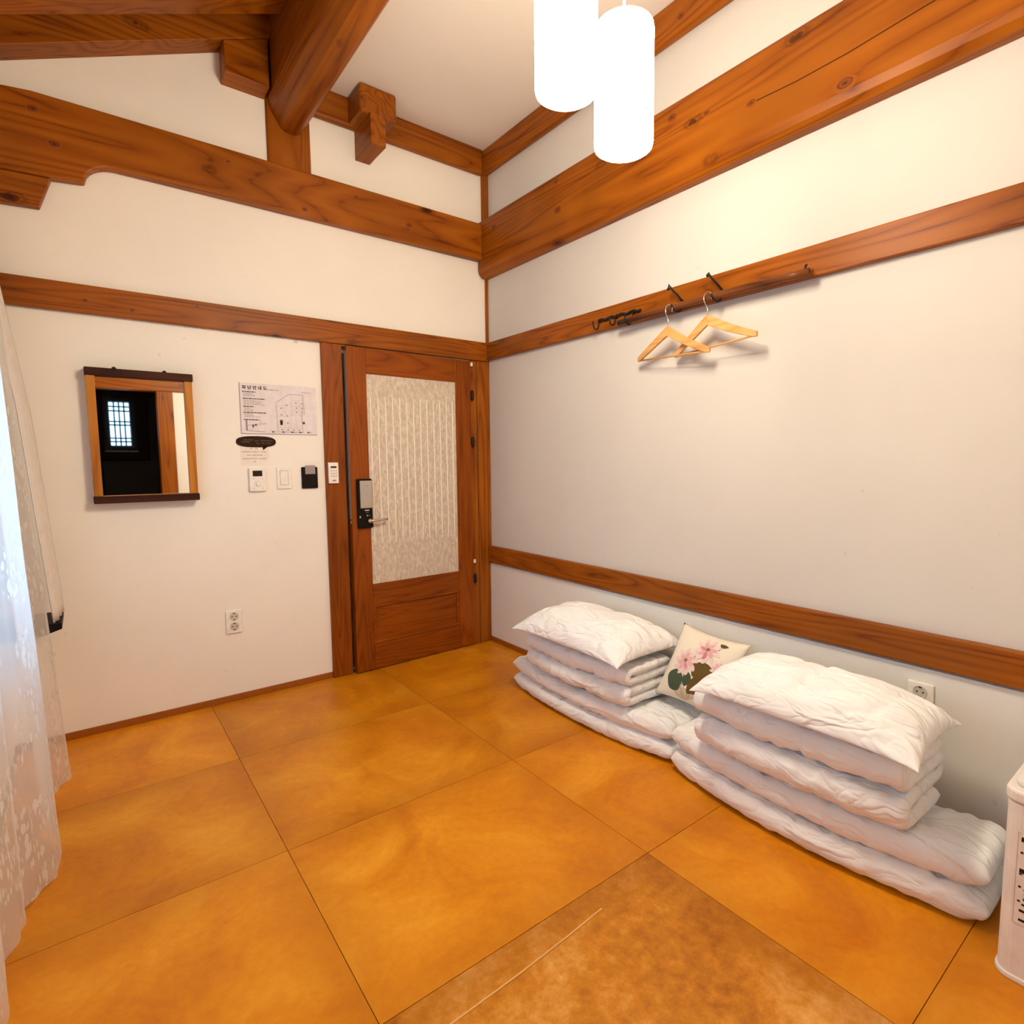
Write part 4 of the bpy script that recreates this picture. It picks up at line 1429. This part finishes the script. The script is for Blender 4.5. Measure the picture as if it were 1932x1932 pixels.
# ------------------------------------------------------------------ lotus cushion leaning on the wall
def cushion():
    S = 0.335
    o3 = Vector((-0.150, -1.815, 0.347))
    ux = Vector((0.0, -0.995, -0.06)).normalized()          # right along the wall
    uz = Vector((0.17, -0.015, 0.27))
    uz = (uz - ux * uz.dot(ux)).normalized()
    un = ux.cross(uz).normalized()
    if un.x > 0:
        un = -un

    def surf(u, v, side):
        prof = (max(0, 1 - abs(u) ** 2.4) ** 0.6) * (max(0, 1 - abs(v) ** 2.4) ** 0.6)
        px = u * S / 2 * (1 - 0.10 * (1 - v * v) * abs(u) ** 3)
        pz = v * S / 2 * (1 - 0.10 * (1 - u * u) * abs(v) ** 3)
        h = 0.058 * prof + 0.006 * prof * mnoise.noise(Vector((u * 3, v * 3, 4.0)))
        return o3 + ux * px + uz * pz + un * (h * side)
    t = thing('lotus_cushion', (o3.x, o3.y, 0.17), 'cream square cushion printed with pink lotus flowers, leaning on the wall', 'cushion')
    mb = MB()
    n_ = 30
    for side in (1, -1):
        vs = [surf(-1 + 2 * i / n_, -1 + 2 * j / n_, side) for i in range(n_ + 1) for j in range(n_ + 1)]
        fs = [(i * (n_ + 1) + j, (i + 1) * (n_ + 1) + j, (i + 1) * (n_ + 1) + j + 1, i * (n_ + 1) + j + 1) for i in range(n_) for j in range(n_)]
        mb.add(vs, fs)
    c = mb.build('cover', M_CUSH, t, smooth=True)
    bm = bmesh.new()
    bm.from_mesh(c.data)
    bmesh.ops.remove_doubles(bm, verts=bm.verts, dist=0.0005)
    bmesh.ops.recalc_face_normals(bm, faces=bm.faces)
    bm.to_mesh(c.data)
    bm.free()
    for p in c.data.polygons:
        p.use_smooth = True

    layer = [0]

    def patch(name, outlines, mat):
        layer[0] += 1
        for pts in outlines:
            mb = MB()
            cx = sum(p[0] for p in pts) / len(pts)
            cy = sum(p[1] for p in pts) / len(pts)
            vs, fs = [], []
            rings = 4
            n2 = len(pts)
            for r in range(1, rings + 1):
                for p in pts:
                    u = cx + (p[0] - cx) * r / rings
                    v = cy + (p[1] - cy) * r / rings
                    vs.append(surf(u, v, 1) + un * (0.0007 + 0.00025 * layer[0]))
            vs.append(surf(cx, cy, 1) + un * (0.0007 + 0.00025 * layer[0]))
            for k in range(n2):
                fs.append((len(vs) - 1, k, (k + 1) % n2))
            for r in range(rings - 1):
                for k in range(n2):
                    a, b2 = r * n2 + k, r * n2 + (k + 1) % n2
                    fs.append((a, b2, b2 + n2, a + n2))
            mb.add(vs, fs)
            mb.build(name, mat, t)

    def petal(cx, cy, ang, ln, w):
        pts = []
        for k in range(14):
            a = 2 * math.pi * k / 14
            l = ln / 2 * (1 + math.cos(a))
            ww = w * math.sin(a) * (0.55 + 0.45 * math.cos(a * 0.5))
            pts.append((cx + l * math.cos(ang) - ww * math.sin(ang), cy + l * math.sin(ang) + ww * math.cos(ang)))
        return pts

    def blob(cx, cy, rx, ry, wob, seed, rot=0):
        pts = []
        for k in range(22):
            a = 2 * math.pi * k / 22
            r = 1 + wob * math.sin(3 * a + seed) + wob * 0.6 * math.sin(5 * a + seed * 2)
            x, y = rx * r * math.cos(a), ry * r * math.sin(a)
            pts.append((cx + x * math.cos(rot) - y * math.sin(rot), cy + x * math.sin(rot) + y * math.cos(rot)))
        return pts

    def stroke(p, q, w):
        d = Vector((q[0] - p[0], q[1] - p[1])).normalized()
        nn = Vector((-d.y, d.x)) * w
        a = Vector(p)
        b2 = Vector(q)
        return [tuple(a + nn), tuple(b2 + nn), tuple(b2 - nn), tuple(a - nn)]

    # u right, v up (mind: ux points along -y = picture right)
    patch('vase_print', [blob(-0.08, -0.78, 0.30, 0.16, 0.06, 1.0)], M_VASE)
    patch('stem_print', [stroke(a, b2, 0.008) for a, b2 in (((-0.12, -0.45), (-0.08, -0.88)), ((-0.02, -0.45), (0.04, -0.88)), ((-0.2, -0.5), (-0.13, -0.85)), ((0.14, -0.5), (0.08, -0.85)), ((-0.05, -0.1), (-0.1, 0.25)), ((0.2, 0.05), (0.25, 0.30)), ((0.42, 0.55), (0.46, 0.68)), ((-0.3, -0.5), (-0.05, -0.35)), ((-0.2, -0.3), (-0.1, -0.5)))], M_STEM)
    patch('leaf_print', [blob(-0.42, -0.52, 0.24, 0.28, 0.06, 0.4, 0.3), blob(-0.08, -0.40, 0.12, 0.18, 0.08, 2.0)], M_LEAF)
    patch('leaf_print', [blob(0.22, -0.08, 0.28, 0.22, 0.08, 1.2, 0.3), blob(0.17, -0.46, 0.17, 0.30, 0.10, 2.2, -0.3)], M_LEAF2)
    patch('bud_print', [blob(0.48, 0.72, 0.10, 0.055, 0.10, 0.5)], M_LEAF2)
    fl = []
    for (cx, cy, sc, st) in ((-0.28, 0.0, 1.0, 0.2), (0.16, 0.45, 1.0, 0.5), (0.62, 0.12, 0.62, 0.1)):
        fl.append([petal(cx, cy, st + k * 2 * math.pi / 9, 0.36 * sc, 0.125 * sc) for k in range(9)])
    patch('outer_petal_print', fl[0] + fl[1] + fl[2], M_PINKL)
    inner = []
    for (cx, cy, sc, st) in ((-0.28, 0.0, 1.0, 0.55), (0.16, 0.45, 1.0, 0.1), (0.62, 0.12, 0.62, 0.4)):
        inner += [petal(cx, cy, st + k * 2 * math.pi / 7, 0.24 * sc, 0.105 * sc) for k in range(7)]
    patch('inner_petal_print', inner, M_PINK)
    patch('petal_shade_print', [petal(-0.28, -0.02, -1.2, 0.16, 0.06), petal(0.16, 0.42, -1.7, 0.22, 0.09), petal(0.16, 0.45, 2.8, 0.2, 0.05)], M_PINKD)
    patch('flower_centre_print', [blob(-0.29, 0.03, 0.05, 0.05, 0.1, 0), blob(0.17, 0.48, 0.055, 0.05, 0.1, 1), blob(0.62, 0.14, 0.03, 0.03, 0.1, 1)], M_STEM)
    return t


cushion()

# ================================================================== FRIDGE
fr = thing('mini_fridge', (-0.27, -3.11, 0.0), 'white mini fridge with printed label on its side, beside the bedding', 'fridge')
FX, FY = -0.497, -2.905


def rrect(x0, x1, y0, y1, r, n_=6):
    pts = []
    for (cx, cy, a0) in ((x1 - r, y1 - r, 0), (x0 + r, y1 - r, 90), (x0 + r, y0 + r, 180), (x1 - r, y0 + r, 270)):
        pts += [(cx + r * math.cos(math.radians(a0 + 90 * k / n_)), cy + r * math.sin(math.radians(a0 + 90 * k / n_))) for k in range(n_ + 1)]
    return pts


MB().prism(rrect(FX, -0.04, FY - 0.42, FY, 0.030), 'z', 0.012, 0.432).build('body', M_APPL, fr, bevel=0.003)
MB().prism(rrect(FX - 0.004, -0.036, FY - 0.424, FY + 0.004, 0.032), 'z', 0.0, 0.014).build('foot_rim', M_APPL, fr, bevel=0.003)
MB().prism(rrect(FX - 0.004, -0.036, FY - 0.424, FY + 0.004, 0.032), 'z', 0.434, 0.463).build('top_rim', M_APPL, fr, bevel=0.006)
MB().prism(rrect(FX + 0.022, -0.05, FY - 0.40, FY - 0.010, 0.022), 'z', 0.463, 0.478).build('lid', M_APPL, fr, bevel=0.005)
bx(FX + 0.002, FX + 0.008, FY - 0.072, FY - 0.045, 0.4628, 0.4640).build('lid_catch', M_GREY, fr, bevel=0.0005)
lab = bx(FX - 0.0012, FX + 0.001, FY - 0.26, FY - 0.028, 0.145, 0.368).build('label_sheet', M_APPL, fr)
ink = MB()


def lq(y0, y1, z0, z1):
    ink.add([(FX - 0.0018, y0, z0), (FX - 0.0018, y1, z0), (FX - 0.0018, y1, z1), (FX - 0.0018, y0, z1)], [(0, 1, 2, 3)])


for (z, h, y0, y1) in ((0.352, 0.011, 0.034, 0.12), (0.330, 0.005, 0.045, 0.052), (0.320, 0.005, 0.034, 0.039), (0.317, 0.004, 0.044, 0.10),
                       (0.276, 0.011, 0.034, 0.12), (0.268, 0.004, 0.034, 0.039), (0.237, 0.005, 0.034, 0.039), (0.232, 0.004, 0.044, 0.07),
                       (0.209, 0.005, 0.044, 0.051), (0.202, 0.005, 0.034, 0.039), (0.196, 0.005, 0.042, 0.10), (0.180, 0.006, 0.038, 0.056), (0.157, 0.006, 0.038, 0.056)):
    lq(FY - y1, FY - y0, z - h / 2, z + h / 2)
ink.build('label_print', M_SCREEN, lab)['kind'] = 'stuff'
ink = MB()
for z in (0.336, 0.304, 0.297, 0.290, 0.258, 0.250, 0.222, 0.214):
    lq(FY - 0.11, FY - 0.044, z - 0.0012, z + 0.0012)
for a in ((0.0275, 0.0285, 0.145, 0.368), (0.0275, 0.26, 0.1445, 0.1455), (0.0275, 0.26, 0.3675, 0.3685)):
    lq(FY - a[1], FY - a[0], a[2], a[3])
ink.build('label_fine_print', M_INKL, lab)['kind'] = 'stuff'

# ================================================================== CURTAIN SIDE
# lace curtain: a hanging sheet with deep folds
keys = [(-0.40, -2.262), (-0.44, -2.254), (-0.52, -2.290), (-0.62, -2.335), (-0.78, -2.320), (-0.90, -2.285), (-0.99, -2.272), (-1.10, -2.278),
        (-1.17, -2.315), (-1.22, -2.345), (-1.27, -2.338), (-1.33, -2.345), (-1.43, -2.375), (-1.52, -2.365), (-1.60, -2.345), (-1.68, -2.36),
        (-1.80, -2.39), (-1.92, -2.36), (-2.04, -2.39), (-2.16, -2.36), (-2.28, -2.39), (-2.40, -2.36), (-2.52, -2.39), (-2.62, -2.37)]


def interp(keys_, y):
    if y >= keys_[0][0]:
        return keys_[0][1]
    for (a, xa), (b2, xb) in zip(keys_, keys_[1:]):
        if y >= b2:
            t = (a - y) / (a - b2)
            t = t * t * (3 - 2 * t)
            return xa + (xb - xa) * t
    return keys_[-1][1]


def curtain():
    ny, nz = 260, 60
    z0, z1 = 0.012, 2.30
    vs, fs, uvs = [], [], []
    for i in range(ny + 1):
        y = -0.40 - 2.22 * i / ny
        xb = interp(keys, y)
        for j in range(nz + 1):
            zf = j / nz
            z = z0 + (z1 - z0) * zf
            # folds get shallower towards the top where the cloth is gathered on its rail
            top = -2.372 + (xb + 2.33) * 0.35
            grad = interp([(-0.4, 0.052), (-0.75, 0.03), (-1.1, 0.026), (-1.3, 0.012), (-2.6, 0.006)], y)
            x = xb - grad * z
            if zf > 0.72:
                t = (zf - 0.72) / 0.28
                x = x * (1 - t) + min(x, top) * t
            hem = 0.0
            if j < 3:
                hem = 0.006 * mnoise.noise(Vector((y * 18, z * 10, 1)))
            hz = 0.02 * (0.5 + 0.5 * mnoise.noise(Vector((y * 9, 0, 7)))) * (1 - zf)
            x = max(x + hem + 0.0035 * mnoise.noise(Vector((y * 30, z * 2.5, 2))), -2.43)
            vs.append((x, y, z + hz))
            uvs.append((-y * 1.5, z))
    for i in range(ny):
        for j in range(nz):
            a = i * (nz + 1) + j
            fs.append((a, a + nz + 1, a + nz + 2, a + 1))
    me = bpy.data.meshes.new('lace_cloth')
    o3 = Vector((-2.34, -1.5, 0.0))
    me.from_pydata([(v[0] - o3.x, v[1] - o3.y, v[2] - o3.z) for v in vs], [], fs)
    ul = me.uv_layers.new(name='UVMap')
    for lp in me.loops:
        ul.data[lp.index].uv = uvs[lp.vertex_index]
    for p in me.polygons:
        p.use_smooth = True
    me.materials.append(M_LACE)
    t = thing('lace_curtain', o3, 'white lace curtain with leaf embroidery hanging in folds before the window', 'curtain')
    o = bpy.data.objects.new('lace_cloth', me)
    COL.objects.link(o)
    o.parent = t
    WORLD[o.name] = o3
    MB().tube([(-2.385, -0.10, 2.315), (-2.385, -2.75, 2.315)], 0.011, 12).build('curtain_rod', M_WHITE, t, smooth=True)
    for y in (-0.25, -1.5, -2.65):
        bx(-2.45, -2.38, y - 0.008, y + 0.008, 2.30, 2.312).build('rod_bracket', M_WHITE, t)
    return t


curtain()

# plain white drape between the lace and the door wall, dark sill end below it
dr = thing('side_drape', (-2.30, -0.22, 0.61), 'plain white side drape behind the lace curtain beside the corner', 'curtain')
vs, fs = [], []
nyy, nzz = 24, 40
for side in (0, 1):
    for i in range(nyy + 1):
        y = -0.10 - 0.26 * i / nyy
        for j in range(nzz + 1):
            z = 0.616 + (2.28 - 0.616) * j / nzz
            x = -2.247 - 0.066 * (z - 0.616) - 0.022 * math.exp(-((z - 1.55) / 0.2) ** 2) * 0.0
            if z > 1.45:
                x -= 0.045 * ((z - 1.45) / 0.83) ** 1.0
            x -= 0.02 * (i / nyy) + 0.006 * math.sin(i * 0.9)
            x = max(x, -2.44)
            vs.append((x - 0.004 * side, y, z))
m1 = (nyy + 1) * (nzz + 1)
for i in range(nyy):
    for j in range(nzz):
        a = i * (nzz + 1) + j
        fs.append((a, a + nzz + 1, a + nzz + 2, a + 1))
        fs.append((a + m1, a + m1 + 1, a + m1 + nzz + 2, a + m1 + nzz + 1))
for i in range(nyy):
    for j in (0, nzz):
        a = i * (nzz + 1) + j
        fs.append((a, a + nzz + 1, a + nzz + 1 + m1, a + m1))
for j in range(nzz):
    for i in (0, nyy):
        a = i * (nzz + 1) + j
        fs.append((a, a + 1, a + 1 + m1, a + m1))
MB().add(vs, fs).build('drape_cloth', M_BLIND, dr, smooth=True)
si = MB().prism([(-2.45, 0.560), (-2.300, 0.572), (-2.250, 0.588), (-2.250, 0.612), (-2.45, 0.612)], 'y', -0.36, -0.12).build('window_shelf', M_BLACK, bevel=0.002)
tag(si, 'small black ledge sticking out under the white side drape', 'shelf')
